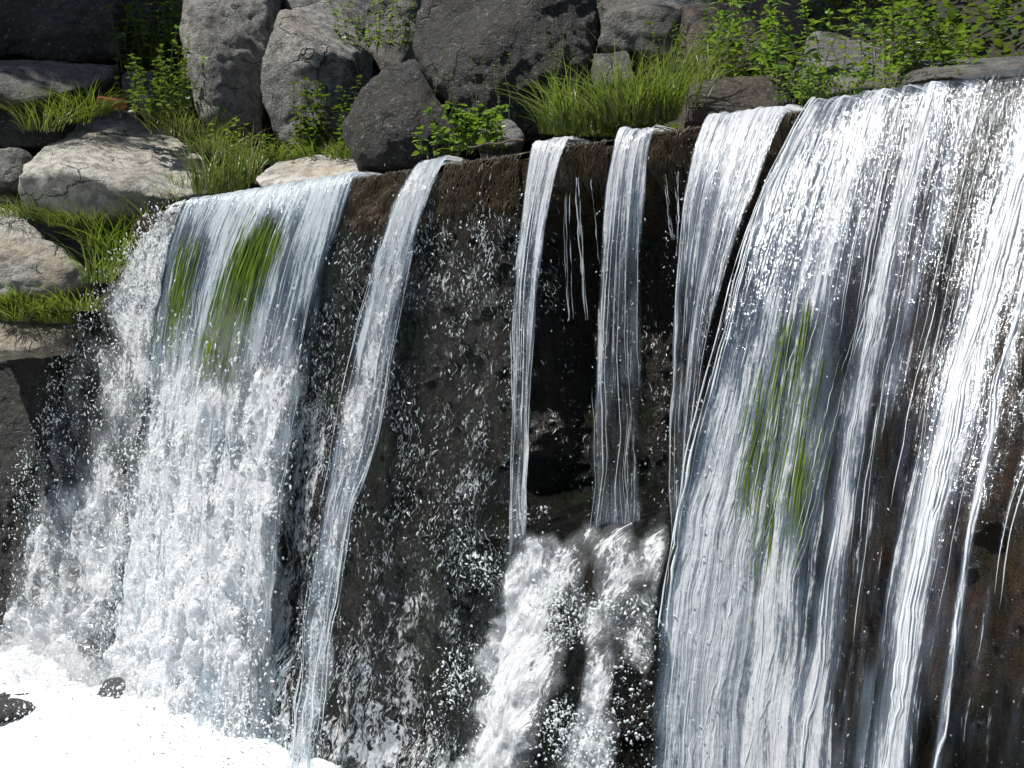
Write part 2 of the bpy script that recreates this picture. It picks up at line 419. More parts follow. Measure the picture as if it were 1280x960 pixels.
P = world(U, T, foam_z(U, T)); tag(mk('foam', P, gridF(*P.shape[:2]), M_PFOAM), 'bright white foam churning on the pool at the foot of the falls', kind='stuff')

ROLL = [(-.55, LIP-.008), (-.25, LIP-.0)]
def curve_px(pxs):
    x0 = pxs[0][0]; u = float(at_t(*pxs[0], .03)[0]); c = []
    for x, y in pxs:
        c.append(tuple(float(q) for q in at_u(x, y, u)))
    c[0] = (.03, c[0][1]); c[0] = (c[0][0], min(c[0][1], LIP+.02))
    return u, ROLL + [(-.05, LIP+.008)] + c
def resample(c, nv, v_end=1.0):
    c = np.array(c, float)
    for _ in range(3):
        q = np.empty((2*len(c), c.shape[1])); q[0] = c[0]; q[-1] = c[-1]
        a, b = c[:-1], c[1:]; q[1:-1:2] = .75*a+.25*b; q[2:-1:2] = .25*a+.75*b
        c = q
    L = np.concatenate([[0], np.cumsum(np.linalg.norm(np.diff(c, axis=0), axis=1))])
    s = np.linspace(0, L[-1], nv)
    if c.shape[1] == 3: return np.interp(s, L, c[:, 0]), np.interp(s, L, c[:, 1]), s, np.interp(s, L, c[:, 2])
    return np.interp(s, L, c[:, 0]), np.interp(s, L, c[:, 1]), s
def curve_fan(pxs, ts):
    """a column that also spreads sideways along the wall: every point has its own distance t from the wall plane"""
    c = []
    for (x, y), t in zip(pxs, ts):
        u, z = at_t(x, y, t); c.append((t, float(z), float(u)))
    return c[0][2], [(a, b, c[0][2]) for a, b in ROLL+[(-.05, LIP+.008)]] + c
def strokes(px, py, lst):
    out = np.zeros(px.shape)
    for pts, wd, am in lst:
        best = np.full(px.shape, 1e9)
        for (x0, y0), (x1, y1) in zip(pts[:-1], pts[1:]):
            dx, dy = x1-x0, y1-y0
            k = np.clip(((px-x0)*dx+(py-y0)*dy)/(dx*dx+dy*dy), 0, 1)
            best = np.minimum(best, (px-x0-k*dx)**2 + (py-y0-k*dy)**2)
        out += am*np.exp(-best/(2*wd*wd))
    return out
def cwave(U, S):
    return .020*vn(U*2.2, S*4.2, 40.5)*sstep(.9, 1.9, S) + .003*vn(U*5, S*12, 44.5)*sstep(.7, 1.5, S)
class Sheet:
    def __init__(s, cols, du=.004, nv=420, cov=None, ridge=.006, turb=(0, 0), seed=0, mat=None, name='sheet', parent=None, off=0.0, edge=.03, uvs=1.0, tf=(9, 4)):
        cols = sorted(cols, key=lambda c: -c[0])
        uu = np.array([c[0] for c in cols]); TT = []; ZZ = []; SS = []; DU = []
        for u, c in cols:
            o_ = resample(c, nv); TT.append(o_[0]); ZZ.append(o_[1]); SS.append(o_[2]); DU.append(o_[3]-u if len(o_) > 3 else np.zeros(nv))
        TT, ZZ, SS, DU = np.array(TT), np.array(ZZ), np.array(SS), np.array(DU)
        nu = max(8, int((uu[0]-uu[-1])/du))
        ug = np.linspace(uu[0], uu[-1], nu)
        idx = np.interp(ug, uu[::-1], np.arange(len(uu))[::-1])
        i0 = np.clip(np.floor(idx).astype(int), 0, len(uu)-2); f = idx-i0
        T_ = TT[i0]*(1-f)[:, None]+TT[i0+1]*f[:, None]; Z_ = ZZ[i0]*(1-f)[:, None]+ZZ[i0+1]*f[:, None]; S_ = SS[i0]*(1-f)[:, None]+SS[i0+1]*f[:, None]
        D_ = DU[i0]*(1-f)[:, None]+DU[i0+1]*f[:, None]
        T_, Z_, S_ = T_.T, Z_.T, S_.T; U_ = ug[None] + D_.T
        P = world(U_, T_ + off, Z_)
        Nn = gnormal(P)
        if Nn[nv//2, nu//2] @ np.array([N[0], N[1], 0]) < 0: Nn = -Nn
        s.N = Nn
        fall = np.clip(S_-.55, 0, 9); sn0 = (np.arange(nu)/(nu-1))[None]
        rid = 1.5*ridge*(fbm(U_*34 + .6*vn(U_*3, S_*1.3, seed+.5), S_*.9, seed, 3) + .5*vn(U_*120, S_*3, seed+3))*sstep(.15, .7, S_)
        tb = (turb[0] + turb[1]*fall)*(fbm(U_*tf[0], S_*tf[1]-T_*2, seed+5.5, 4, .42))
        lat = (.030*vn(S_*2.3, .5, seed+.7)+.016*vn(S_*7, 2.5, seed+.2))*np.clip(fall, 0, 1)*(sn0-.5)*min(1, 3*abs(uu[0]-uu[-1]))
        P = P + Nn*(rid+tb)[..., None]; P[..., 0] += D[0]*lat; P[..., 1] += D[1]*lat
        P[..., 2] = P[..., 2] + .25*tb*np.clip(fall, 0, 1)
        s.P = P; s.U = U_; s.S = S_; s.px, s.py = proj(P)
        sn = (np.arange(nu)/(nu-1))[None]*np.ones((nv, 1)); s.s = sn
        wdt = abs(uu[0]-uu[-1])
        c = cov(s.px, s.py, sn, S_) if cov else np.full(P.shape[:2], .5)
        en = .5+.5*vn(S_*7, 3.3, seed+9)
        ed = np.minimum(sn, 1-sn)*wdt
        c = c*sstep(0, edge*(.3+1.4*en)*(1+1.6*np.clip(fall, 0, 1.3)), ed)
        c = c + .16*np.clip(fall, 0, 1)*fbm(U_*22, S_*5, seed+2.5, 3)*(c > .02)
        s.c = np.clip(c, 0, 1)
        s.nv, s.nu = nv, nu
        s.o = mk(name, P, gridF(nv, nu), mat, parent, attrs={'cov': s.c}, uv=np.stack([U_*uvs+seed*1.37+cwave(U_, S_), S_*uvs+seed*.71], -1))
        s.o.visible_shadow = True
    def sample(s, a, b):
        """a across 0..1, b down 0..1 (arrays) -> pos, normal"""
        i = np.clip(a*(s.nu-1), 0, s.nu-1.001); j = np.clip(b*(s.nv-1), 0, s.nv-1.001)
        i0 = i.astype(int); j0 = j.astype(int); fi = (i-i0)[..., None]; fj = (j-j0)[..., None]
        def bl(A): return (A[j0, i0]*(1-fi)+A[j0, i0+1]*fi)*(1-fj) + (A[j0+1, i0]*(1-fi)+A[j0+1, i0+1]*fi)*fj
        return bl(s.P), bl(s.N)
def sheet_strands(S, K, r=(.0012, .0035), ln=(.15, .9), start=(0.12, .9), offs=(.0, .02), M=26, accept=None, wob=.006, name='strand', parent=None, taper=True, pin=None):
    a0 = R.uniform(.01, .99, K); b0 = R.uniform(*start, K); L = R.uniform(*ln, K)
    if pin is not None: a0, b0, L = pin; K = len(a0)
    p0, _ = S.sample(a0, np.clip(b0+L*.3, 0, 1))
    if accept is not None:
        px, py = proj(p0); ok = R.random(K) < accept(px, py)
        a0, b0, L = a0[ok], b0[ok], L[ok]; K = len(a0)
    q = np.linspace(0, 1, M)[None]
    b = b0[:, None] + L[:, None]*q
    keep = np.clip(b, 0, 1)
    wd = abs(S.U[0, 0]-S.U[0, -1])
    sd = R.uniform(0, 60, K)[:, None]
    a = a0[:, None] + wob/wd*(vn(sd*.0+a0[:, None]*wd*6, b*9, .5)*1.2 + .2*vn(sd, b*34, 4.5)) + cwave(S.U[0, 0]-a0[:, None]*wd, b*S.S[-1, 0])/wd
    pos, nr = S.sample(np.clip(a, 0, 1), keep)
    pos = pos + nr*R.uniform(*offs, K)[:, None, None]
    # points past the end of the sheet collapse onto the last one with no radius
    rr = R.uniform(0, 1, K)**2.2*(r[1]-r[0])+r[0]
    rad = rr[:, None]*(.55+.75*np.clip(.5+1.0*vn(sd, b*60, 8.5), 0, 1.4))
    if taper: rad = rad*np.clip(np.minimum(q*9, (1-q)*7), 0.02, 1)
    rad = np.where(b < 1, rad, 1e-5)
    V, F = tubes(pos, rad, 5)
    return mk(name, V, F, M_BEAD, parent)

def poly(*p): return list(p)
# --- columns traced for each fall
A_L = curve_fan([(200, 268), (150, 330), (110, 400), (75, 470), (46, 550), (18, 640), (-18, 720), (-80, 850), (-100, 900)], [.03, .13, .20, .26, .31, .36, .42, .52, .57])
A_R = curve_px([(222, 262), (200, 350), (190, 450), (185, 540), (160, 700), (140, 860), (132, 910)])
B_L = curve_px([(228, 252), (205, 330), (190, 420), (183, 520), (165, 640), (140, 860), (130, 920)])
B_M = curve_px([(340, 232), (300, 320), (268, 440), (250, 560), (235, 700), (215, 860), (205, 930)])
B_R = curve_px([(446, 215), (420, 300), (399, 400), (380, 520), (358, 650), (350, 800), (348, 940)])
C_L = curve_px([(518, 202), (480, 270), (447, 400), (412, 560), (387, 720), (360, 950), (355, 1000)])
C_R = curve_px([(556, 195), (522, 290), (502, 400), (488, 510), (452, 620), (418, 760), (400, 950), (397, 1000)])
D_L = curve_px([(662, 170), (645, 300), (636, 420), (637, 600), (637, 700)])
D_R = curve_px([(711, 168), (690, 240), (672, 350), (666, 450), (661, 560), (655, 700)])
F_L = curve_px([(768, 155), (750, 290), (745, 420), (737, 560), (735, 700), (728, 850)])
F_R = curve_px([(816, 150), (806, 260), (803, 360), (806, 440), (810, 560), (812, 660)])
G_L = curve_px([(880, 140), (850, 240), (838, 400), (836, 560), (838, 680)])
G_R = curve_px([(985, 130), (935, 260), (902, 370), (882, 450), (868, 560), (855, 640)])
H_L = curve_px([(1012, 125), (960, 220), (920, 330), (890, 430), (865, 540), (845, 660), (820, 800), (800, 960), (790, 1060)])
E_ = [(0.03, LIP), (.20, 2.77), (.53, 2.2), (.77, 1.81), (.98, 1.39), (1.12, .9), (1.30, .2)]
H_cols = [H_L, (.62, ROLL+[(-.05, LIP+.008), (.03, LIP), (.28, 2.62), (.46, 2.2), (.60, 1.7), (.72, 1.2), (.82, .7), (.90, .2)]),
          (.33, ROLL+[(-.05, LIP+.008), (.03, LIP), (.30, 2.45), (.52, 1.80), (.66, 1.15), (.78, .72), (.9, .2)]),
          (-.09, ROLL+[(-.05, LIP+.008)]+E_), (-1.9, ROLL+[(-.05, LIP+.008)]+E_)]

def fall(name, label, px, py, u=None):
    p = world(float(at_t(px, py, 0)[0]), 0.0, LIP); o = empty(name, p)
    return tag(o, label, 'waterfall', 'falls pouring over the weir lip')

# H: wide right-hand curtain
Hp = fall('waterfall', 'widest streaked curtain of water covering the right side of the weir', 1150, 105)
def covH(px, py, s, S):
    xl = np.interp(py, [125, 330, 540, 800, 960], [1012, 920, 865, 820, 805])
    rx = px-xl
    up = 1-sstep(180, 430, py + .25*(px-1000)*0)
    c = .24 + .10*up*(1-.3*sstep(1080, 1250, px)) + .05*vn(px/24, py/200, 5.5)
    c = c - .12*sstep(420, 700, py)*sstep(120, 260, rx)
    leftd = (1-sstep(60, 170 , rx-np.interp(py, [300, 600, 960], [0, 20, 90])))
    c = c + .34*leftd*sstep(250, 600, py) + .08*leftd + .10*leftd*sstep(700, 800, py)
    c = c - (.03+.09*sstep(1060, 1200, px))*(1-sstep(400, 520, py)) + .05*vn(px/11, py/300, 15.5)
    c += strokes(px, py, [([(1312, 120), (1285, 190), (1225, 400), (1180, 560), (1140, 740), (1110, 960)], 15, .62),
        ([(1170, 110), (1110, 330), (1062, 560), (1035, 780), (1008, 960)], 10, .36),
        ([(1100, 115), (1045, 260), (1000, 420), (985, 600), (985, 760)], 8, .22),
        ([(1290, 320), (1245, 500), (1210, 680), (1170, 960)], 3.5, .5),
        ([(1300, 520), (1270, 600), (1245, 700), (1225, 800)], 2.5, .35),
        ([(1005, 130), (952, 240), (915, 340), (885, 440), (862, 540), (845, 650)], 13, .28),
        ([(860, 690), (850, 780)], 30, .12),
        ([(1215, 110), (1160, 300), (1110, 480)], 9, .16),
        ([(985, 420), (965, 520), (975, 640)], 30, -.15)])
    c = c*(1-.62*sstep(1150, 1230, px+ (py-700)*.18)*sstep(480, 640, py)*(1-np.clip(strokes(px, py, [([(1290, 320), (1245, 500), (1210, 680), (1170, 960)], 5, 1), ([(1225, 400), (1180, 560), (1140, 740), (1110, 960)], 30, 1)]), 0, 1)))
    return c
H = Sheet(H_cols, .0045, 520, covH, .005, (0, .003), 1, M_CURTF, 'curtain', Hp, edge=.018, tf=(16, 6))
accH = lambda px, py: np.where(px > 1290, .3, np.clip(.30 + .8*(1-sstep(200, 560, py)) + .5*(px < 1010), 0, 1)*(1-.8*(sstep(1190, 1230, px)*sstep(560, 700, py))))
sheet_strands(H, 380, (.0005, .0022), (.04, .22), (.16, .9), (-.005, .012), 26, accH, .010, 'strand', Hp)
def at_px_strands(S, lst, K, spread, r, name, parent, offs=(0, .01), M=110):
    """long bundles that follow traced lines down a sheet"""
    j = np.arange(S.nv); allp = []; allr = []
    for pts, k, sp, rr in lst:
        ys = np.array([p[1] for p in pts]); xs = np.array([p[0] for p in pts])
        b = np.linspace(.16, 1, M); jj = (b*(S.nv-1)).astype(int)
        a = []
        for q in jj:
            tx = np.interp(S.py[q], ys, xs); i = np.argmin(np.abs(S.px[q]-tx)); a.append(i/(S.nu-1))
        a = np.array(a); wd = abs(S.U[0, 0]-S.U[0, -1])
        yv = S.py[jj, (a*(S.nu-1)).astype(int)]
        for _ in range(k):
            o = R.normal(0, sp)/wd; sd = R.uniform(0, 60)
            aa = a + o + .006/wd*(vn(sd, b*8, 1)+.2*vn(sd, b*30, 2)) + cwave(S.U[0, 0]-(a+o)*wd, b*S.S[-1, 0])/wd
            pos, nr = S.sample(np.clip(aa, 0, 1), b)
            pos = pos + nr*R.uniform(*offs)
            rd = R.uniform(*rr)*(.5+.8*np.clip(.5+vn(sd, b*50, 3), 0, 1.3))
            msk = (yv >= ys[0]-15) & (yv <= ys[-1]+30)
            gate = np.clip(2.2*vn(sd, b*16, 11)+.7, 0, 1)*(.6+.6*vn(sd, b*60, 31))
            rd = np.where(msk, rd*gate, 1e-5)
            allp.append(pos); allr.append(rd)
    V, F = tubes(np.array(allp), np.array(allr), 6)
    return mk(name, V, F, M_BEAD, parent)
at_px_strands(H, [([(1312, 120), (1285, 190), (1225, 400), (1180, 560), (1140, 740), (1110, 960)], 22, .014, (.001, .0055)),
    ([(1170, 110), (1110, 330), (1062, 560), (1035, 780), (1008, 960)], 10, .012, (.001, .0035)),
    ([(1290, 320), (1245, 500), (1210, 680), (1170, 960)], 5, .0025, (.002, .004)),
    ([(1005, 130), (952, 240), (915, 340), (885, 440), (862, 540), (845, 650), (830, 760)], 12, .018, (.001, .004)),
    ([(1045, 300), (1000, 480), (970, 640), (930, 760), (915, 860), (890, 960)], 5, .03, (.0008, .002)),
    ([(1100, 300), (1050, 460), (1005, 640), (985, 720), (970, 860), (930, 960)], 5, .02, (.0008, .002))], 0, 0, None, 'strand', Hp)

# G
Gp = fall('waterfall', 'medium curtain of water just left of the widest curtain, beyond a dark slit', 930, 135)
def covG(px, py, s, S):
    c = .30 + .22*(1-sstep(170, 330, py)) - .09*sstep(350, 600, py) + .05*vn(px/9, py/300, 25.5)
    return c + .18*np.exp(-((s-.06)/.05)**2) + .10*np.exp(-((s-.5)/.12)**2)
G = Sheet([G_L, G_R], .003, 420, covG, .005, (0, .004), 2, M_CURT, 'curtain', Gp, edge=.015)
sheet_strands(G, 50, (.0006, .0022), (.06, .4), (.15, .8), (-.004, .006), 26, lambda x, y: np.clip(1.1-y/700, 0, 1), .006, 'strand', Gp)
# F
Fp = fall('waterfall', 'narrow free-falling stream right of the dark recess, landing on the foaming ledge', 790, 152)
def covF(px, py, s, S):
    return .25 + .26*(1-sstep(180, 360, py)) + .30*np.exp(-((s-.1)/.08)**2) + .14*sstep(560, 700, py)
F_ = Sheet([F_L, F_R], .0025, 420, covF, .005, (0, .006), 3, M_CURT, 'curtain', Fp, edge=.014)
sheet_strands(F_, 14, (.0008, .0026), (.12, .7), (.15, .8), (-.003, .006), 26, None, .006, 'strand', Fp)
# D
Dp = fall('waterfall', 'narrow glassy stream left of the dark recess, second narrow fall from the widest curtain', 690, 168)
def covD(px, py, s, S):
    return .25 + .28*(1-sstep(190, 360, py)) + .26*np.exp(-((s-.12)/.08)**2) + .2*np.exp(-((s-.8)/.1)**2) + .1*sstep(500, 650, py)
D_ = Sheet([D_L, D_R], .0025, 420, covD, .005, (0, .007), 4, M_CURT, 'curtain', Dp, edge=.014)
sheet_strands(D_, 12, (.0008, .0026), (.12, .6), (.15, .8), (-.003, .006), 26, None, .006, 'strand', Dp)
# E: thin threads between D and F
Ep = fall('water_trickle', 'thin broken threads of water dripping between the two narrow streams', 725, 162)
Ep['category'] = 'trickle'; Ep['group'] = 'thin trickles over the lip'
def thread(pts, k, sp, r, parent, M=30):
    P_, R_ = [], []
    u = float(at_t(*pts[0], .03)[0])
    c = [tuple(float(q) for q in at_u(x, y, u)) for x, y in pts]
    ta, za, _ = resample([(.0, LIP)]+c, M) if pts[0][1] < 190 else resample(c, M)
    for _ in range(k):
        o = R.normal(0, sp); sd = R.uniform(0, 60); b = np.linspace(0, 1, M)
        pos = world(u+o+.006*vn(sd, b*5, 0)+.003*vn(sd, b*19, 3), ta+.004*vn(sd, b*9, 5), za)
        P_.append(pos); R_.append(R.uniform(*r)*np.clip(.5+1.8*vn(sd, b*11, 2), .02, 1.5))
    V, F = tubes(np.array(P_), np.array(R_), 5); return mk('strand', V, F, M_BEAD, parent)
for pts, k in [([(709, 218), (706, 280), (709, 340), (712, 400)], 5), ([(722, 222), (724, 270), (728, 320), (733, 400)], 6), ([(738, 225), (743, 270), (748, 330)], 3)]:
    thread(pts, k-1, .007, (.0006, .0018), Ep)
Ep2 = fall('water_trickle', 'thin broken threads of water beside the medium curtain under brown moss', 830, 150)
Ep2['category'] = 'trickle'; Ep2['group'] = 'thin trickles over the lip'
for pts, k in [([(832, 218), (836, 260), (842, 300)], 4), ([(845, 215), (847, 260), (845, 320)], 4)]:
    thread(pts, k, .007, (.0006, .0018), Ep2)
# C
Cp = fall('waterfall', 'single bright stream sliding down the dark mossy wall, alone between bare wet stone', 538, 198)
def covC(px, py, s, S):
    return .42 + .40*(1-sstep(230, 340, py)) - .12*sstep(380, 520, py) + .10*fbm(px/10, py/40, 6.6, 3) + .18*np.exp(-((s-.15)/.15)**2)
C_ = Sheet([C_L, C_R], .0025, 520, covC, .006, (.0, .008), 6, M_CURT, 'curtain', Cp, edge=.02, tf=(14, 5))
sheet_strands(C_, 30, (.0008, .003), (.08, .4), (.15, .9), (-.003, .01), 26, None, .008, 'strand', Cp)
C2 = Sheet([C_L, C_R], .004, 420, lambda px, py, s, S: .34+.16*sstep(300, 500, py)+.16*fbm(px/14, py/34, 16.6, 3), .004, (.006, .022), 7, M_FOAM, 'white_water', Cp, off=.006, edge=.03)
# B
Bp = fall('waterfall', 'bright fall on the left with green algae showing through it', 335, 232)
def covB(px, py, s, S):
    c = .40 + .14*(1-sstep(240, 330, py)) + .06*vn(px/8, py/200, 35.5) - .04*sstep(300, 420, py)
    c += strokes(px, py, [([(330, 245), (285, 320), (245, 420), (225, 520)], 16, .32), ([(410, 240), (360, 330), (330, 430)], 16, .22),
        ([(235, 290), (225, 420)], 14, -.14), ([(335, 275), (300, 350), (275, 460)], 14, -.42), ([(372, 270), (350, 380), (325, 470)], 8, -.24), ([(436, 240), (400, 380), (370, 500)], 12, -.18), ([(262, 300), (240, 420)], 6, -.16)])
    return c
B = Sheet([B_L, B_M, B_R], .0042, 460, covB, .007, (.0, .010), 8, M_CURT, 'curtain', Bp, edge=.03, tf=(11, 5))
sheet_strands(B, 140, (.0008, .003), (.06, .35), (.14, .7), (-.004, .01), 22, lambda x, y: np.clip(1.2-y/600, .1, 1), .008, 'strand', Bp)
def covB2(px, py, s, S):
    c = (.52+.26*fbm(px/22, py/70, 8.1, 3))*sstep(330, 540, py) + .24*sstep(600, 880, py)*sstep(340, 240, px)
    c += strokes(px, py, [([(375, 480), (340, 600), (290, 720)], 22, .22), ([(250, 520), (215, 700), (170, 860)], 30, .2), ([(280, 620), (240, 800)], 22, .08),
        ([(400, 400), (370, 560), (350, 720), (335, 900)], 14, -.22), ([(300, 560), (310, 700)], 12, -.22), ([(280, 470), (290, 560)], 20, -.2), ([(330, 800), (315, 920)], 26, -.12)])
    return c
B2 = Sheet([B_L, B_M, B_R], .0055, 460, covB2, .0, (.006, .030), 9, M_FOAMD, 'white_water', Bp, off=.02, edge=.05, tf=(13, 4.5))
B3 = Sheet([B_L, B_M, B_R], .007, 380, lambda *a: covB2(*a)-.12, .0, (.008, .042), 10, M_FOAM, 'white_water', Bp, off=-.02, edge=.05, tf=(14, 5.5))
# A
Ap = fall('waterfall', 'leftmost tumbling white cascade breaking over dark rock beside the grassy bank', 205, 270)
def covA(px, py, s, S):
    c = .62 + .34*sstep(600, 860, py) + .22*fbm(px/30, py/55, 3.1, 3)
    c += strokes(px, py, [([(125, 410), (135, 425)], 12, -.5), ([(115, 480), (105, 520)], 16, -.45), ([(100, 560), (92, 600)], 12, -.42), ([(95, 660), (85, 740)], 16, -.3), ([(150, 760), (70, 780)], 22, -.2),
        ([(180, 380), (182, 440)], 7, -.3), ([(215, 265), (205, 300)], 8, -.1)])
    return c - .03*sstep(300, 800, py)
A2 = Sheet([A_L, A_R, B_L], .0018, 460, covA, .0, (.012, .034), 12, M_FOAMD, 'white_water', Ap, off=.0, edge=.04, tf=(12, 5))
A3 = Sheet([A_L, A_R, B_L], .0025, 380, lambda *a: covA(*a)-.12, .0, (.014, .045), 13, M_FOAM, 'white_water', Ap, off=-.03, edge=.05, tf=(13, 6))

# water over the foaming ledge (follows the rock)
Mp = tag(empty('waterfall', world(1.7, .4, 1.45)), 'white water tumbling over the rounded ledge below the two narrow streams', 'waterfall', 'falls pouring over the weir lip')
def mound(off, amp, seed, cadd, du=.005):
    us = np.arange(.78, 2.62, du); zs = np.linspace(1.66, .05, 420)
    U, Z = np.meshgrid(us[::-1], zs)
    T = wall_t(U, Z)
    # smooth the rock a little, water rounds it
    for _ in range(6): T[1:-1] = .25*T[:-2]+.5*T[1:-1]+.25*T[2:]
    tb = fbm(U*8, Z*4, seed, 4, .42)
    P = world(U, T+off+amp*tb, Z+.3*amp*tb)
    px, py = proj(P)
    xl = np.interp(py, [640, 700, 800, 900, 960], [640, 632, 612, 585, 575]); xr = np.interp(py, [640, 960], [840, 800]); xl = xl + 16*fbm(py/26, U*0+1, 3, 3)
    c = .70*sstep(-6, 16, px-xl)*sstep(-4, 12, xr-px)*sstep(634, 690, py+26*vn(px/16, py/30, 2.2))
    c = c + .16*fbm(px/18, py/26, 9.9, 3)*(c > .05)
    c += strokes(px, py, [([(735, 720), (710, 770)], 22, -.55), ([(725, 820), (690, 900), (668, 980)], 18, -.75), ([(715, 870), (700, 970)], 10, -.4), ([(790, 850), (785, 980)], 16, -.9), ([(775, 820), (770, 880)], 8, -.4), ([(800, 740), (770, 800)], 16, -.35),
        ([(690, 640), (700, 690)], 16, -.38), ([(780, 660), (800, 760)], 34, -.16), ([(655, 700), (640, 780), (610, 900)], 18, .22), ([(750, 860), (720, 950)], 12, .25), ([(715, 690), (690, 730), (650, 800)], 14, .18)])
    return mk('white_water', P, gridF(*P.shape[:2]), M_FOAMD, Mp, attrs={'cov': np.clip(c+cadd*(c > .1), 0, 1)}, uv=np.stack([U+seed, Z*1.0], -1))
mound(.035, .045, 21.3, 0); mound(.012, .03, 25.3, -.05)

# thin film of trickles on the bare mossy wall, and loose droplets everywhere
REG = [  # centre line, half width px, weight  (where the photo sparkles)
    ([(575, 320), (555, 400), (520, 560), (480, 760), (450, 950)], 55, 1.0),
    ([(580, 330), (590, 480), (600, 640), (600, 760), (560, 900)], 34, .9),
    ([(545, 330), (520, 340)], 26, 1.2),
    ([(425, 330), (415, 400), (385, 560), (355, 760), (340, 930)], 24, 1.1),
    ([(500, 800), (480, 900), (540, 940)], 70, 1.2),
    ([(830, 330), (822, 560)], 14, .35), ([(700, 360), (710, 600)], 16, .25), ([(610, 800), (570, 900)], 30, 1.2)]
def draw_px(K, reg, box):
    xs = []; ys = []
    wts = None
    while sum(len(a) for a in xs) < K:
        x = R.uniform(box[0], box[2], K*2); y = R.uniform(box[1], box[3], K*2)
        dn = np.clip(sum(wgt*strokes(x, y, [(p, hw, 1)]) for p, hw, wgt in reg), 0, 1)
        cl = np.clip(.25+1.5*fbm(x/34, y/70, 3.3, 3), .02, 1)
        ok = R.random(len(x)) < dn*cl
        xs.append(x[ok]); ys.append(y[ok])
    return np.concatenate(xs)[:K], np.concatenate(ys)[:K]
def wall_squiggles(K, r, ln, box=(340, 190, 860, 990)):
    x, y = draw_px(K, REG, box)
    u, t, z = wall_pt(x, y)
    M = 7; q = np.linspace(-.5, .5, M)[None]
    L = R.uniform(*ln, K)*R.uniform(.3, 1, K); sd = R.uniform(0, 60, K)[:, None]
    zz = z[:, None] - q*L[:, None]
    sl = R.normal(0, .18, K)[:, None]
    uu = u[:, None] + L[:, None]*(sl*q*.8 + .16*vn(sd, q*2.5, 1.1))
    tt = wall_t(uu, zz) + R.uniform(.002, .02, K)[:, None] + .3*L[:, None]*vn(sd, q*2, 7)**2
    rad = (R.uniform(0, 1, K)**2*(r[1]-r[0])+r[0])[:, None]*np.clip((1-np.abs(q*2)**3), .05, 1)*(.5+.7*np.abs(vn(sd, q*9, 4)))
    return tubes(world(uu, tt, zz), rad, 4)
film_us = np.arange(2.34, 3.75, .006); film_z = np.linspace(3.0, .1, 420)
U, Z = np.meshgrid(film_us[::-1], film_z)
T = wall_t(U, Z)
P = world(U, T+.012+.008*fbm(U*14, Z*7, 31, 4), Z); px, py = proj(P)
cv = -.02 + .20*np.clip(strokes(px, py, [(p, hw, .8*wg) for p, hw, wg in REG]), 0, 1)
cv += strokes(px, py, [([(560, 300), (580, 330), (600, 420), (590, 560), (575, 660)], 14, .14), ([(520, 780), (500, 830), (480, 900)], 45, .22), ([(545, 335), (520, 345)], 20, .25)])
cv += strokes(px, py, [([(392, 520), (365, 680), (345, 800), (335, 940)], 22, .34), ([(340, 930), (440, 940), (560, 950)], 26, .25)])
cv = cv*sstep(280, 380, py)
wp = tag(empty('water_trickle', world(2.8, .1, 2.7)), 'glittering film of trickles over the bare mossy stretch of wall in the middle', 'trickle', 'thin trickles over the lip')
mk('film', P, gridF(*P.shape[:2]), M_MIST, wp, attrs={'cov': np.clip(cv, 0, 1)}, uv=np.stack([U, Z], -1))
V, F = wall_squiggles(3600, (.0006, .0026), (.008, .05)); mk('rivulet', V, F, M_BEAD, wp)

# spray: droplets
def rnd_dirs(K, down=1.0, j=.5):
    v = R.normal(0, j, (K, 3)); v[:, 2] -= down; return v/np.linalg.norm(v, axis=1, keepdims=True)
parts = []
x, y = draw_px(2600, REG, (340, 190, 860, 990)); u, t, z = wall_pt(x, y)
parts.append(drops(world(u, t+R.uniform(0, .10, len(u)), z), R.uniform(0, 1, len(u))**4*.004+.0007, rnd_dirs(len(u)), R.uniform(1, 3, len(u))))
def sheet_drops(S, K, spread, r, smin=.25, edge_only=False, acc=None, out=.08):
    b = R.uniform(smin, 1, K); a = R.uniform(0, 1, K)
    if edge_only: a = np.where(R.random(K) < .5, np.abs(R.normal(0, .04, K)), 1-np.abs(R.normal(0, .04, K)))
    pos, nr = S.sample(np.clip(a, 0, 1), b)
    if acc is not None:
        px, py = proj(pos); ok = R.random(K) < acc(px, py); pos, nr, b = pos[ok], nr[ok], b[ok]
    k = len(pos)
    pos = pos + nr*(R.uniform(-.02, 1, k)**2*out)[:, None] + R.normal(0, 1, (k, 3))*spread*(b**1.5)[:, None]
    rr = R.uniform(0, 1, k)**3*(r[1]-r[0])+r[0]
    return drops(pos, rr, rnd_dirs(k, 1.0, .6), R.uniform(1, 2.6, k))
parts.append(sheet_drops(A2, 9000, .03, (.001, .006), .15, out=.14))
parts.append(sheet_drops(A2, 2600, .05, (.0012, .006), .25, edge_only=True, acc=lambda x, y: (x < 130)*.9, out=.12))
parts.append(sheet_drops(B2, 9000, .03, (.001, .007), .30, out=.12, acc=lambda x, y: sstep(330, 600, y)))
parts.append(sheet_drops(C_, 1800, .012, (.001, .004), .25, out=.06))
parts.append(sheet_drops(D_, 260, .008, (.001, .003), .3))
parts.append(sheet_drops(F_, 300, .008, (.001, .0032), .3))
parts.append(sheet_drops(G, 300, .006, (.001, .003), .3, edge_only=True))
parts.append(sheet_drops(H, 1500, .012, (.0008, .0035), .2, edge_only=True, out=.03))
parts.append(sheet_drops(H, 900, .01, (.0008, .003), .3, out=.03))
x, y = draw_px(5000, [([(650, 700), (630, 800), (600, 920)], 26, 1), ([(720, 680), (700, 800), (650, 940)], 50, .9), ([(780, 700), (760, 830), (740, 940)], 40, .9), ([(690, 650), (820, 650)], 14, .6)], (540, 630, 850, 980))
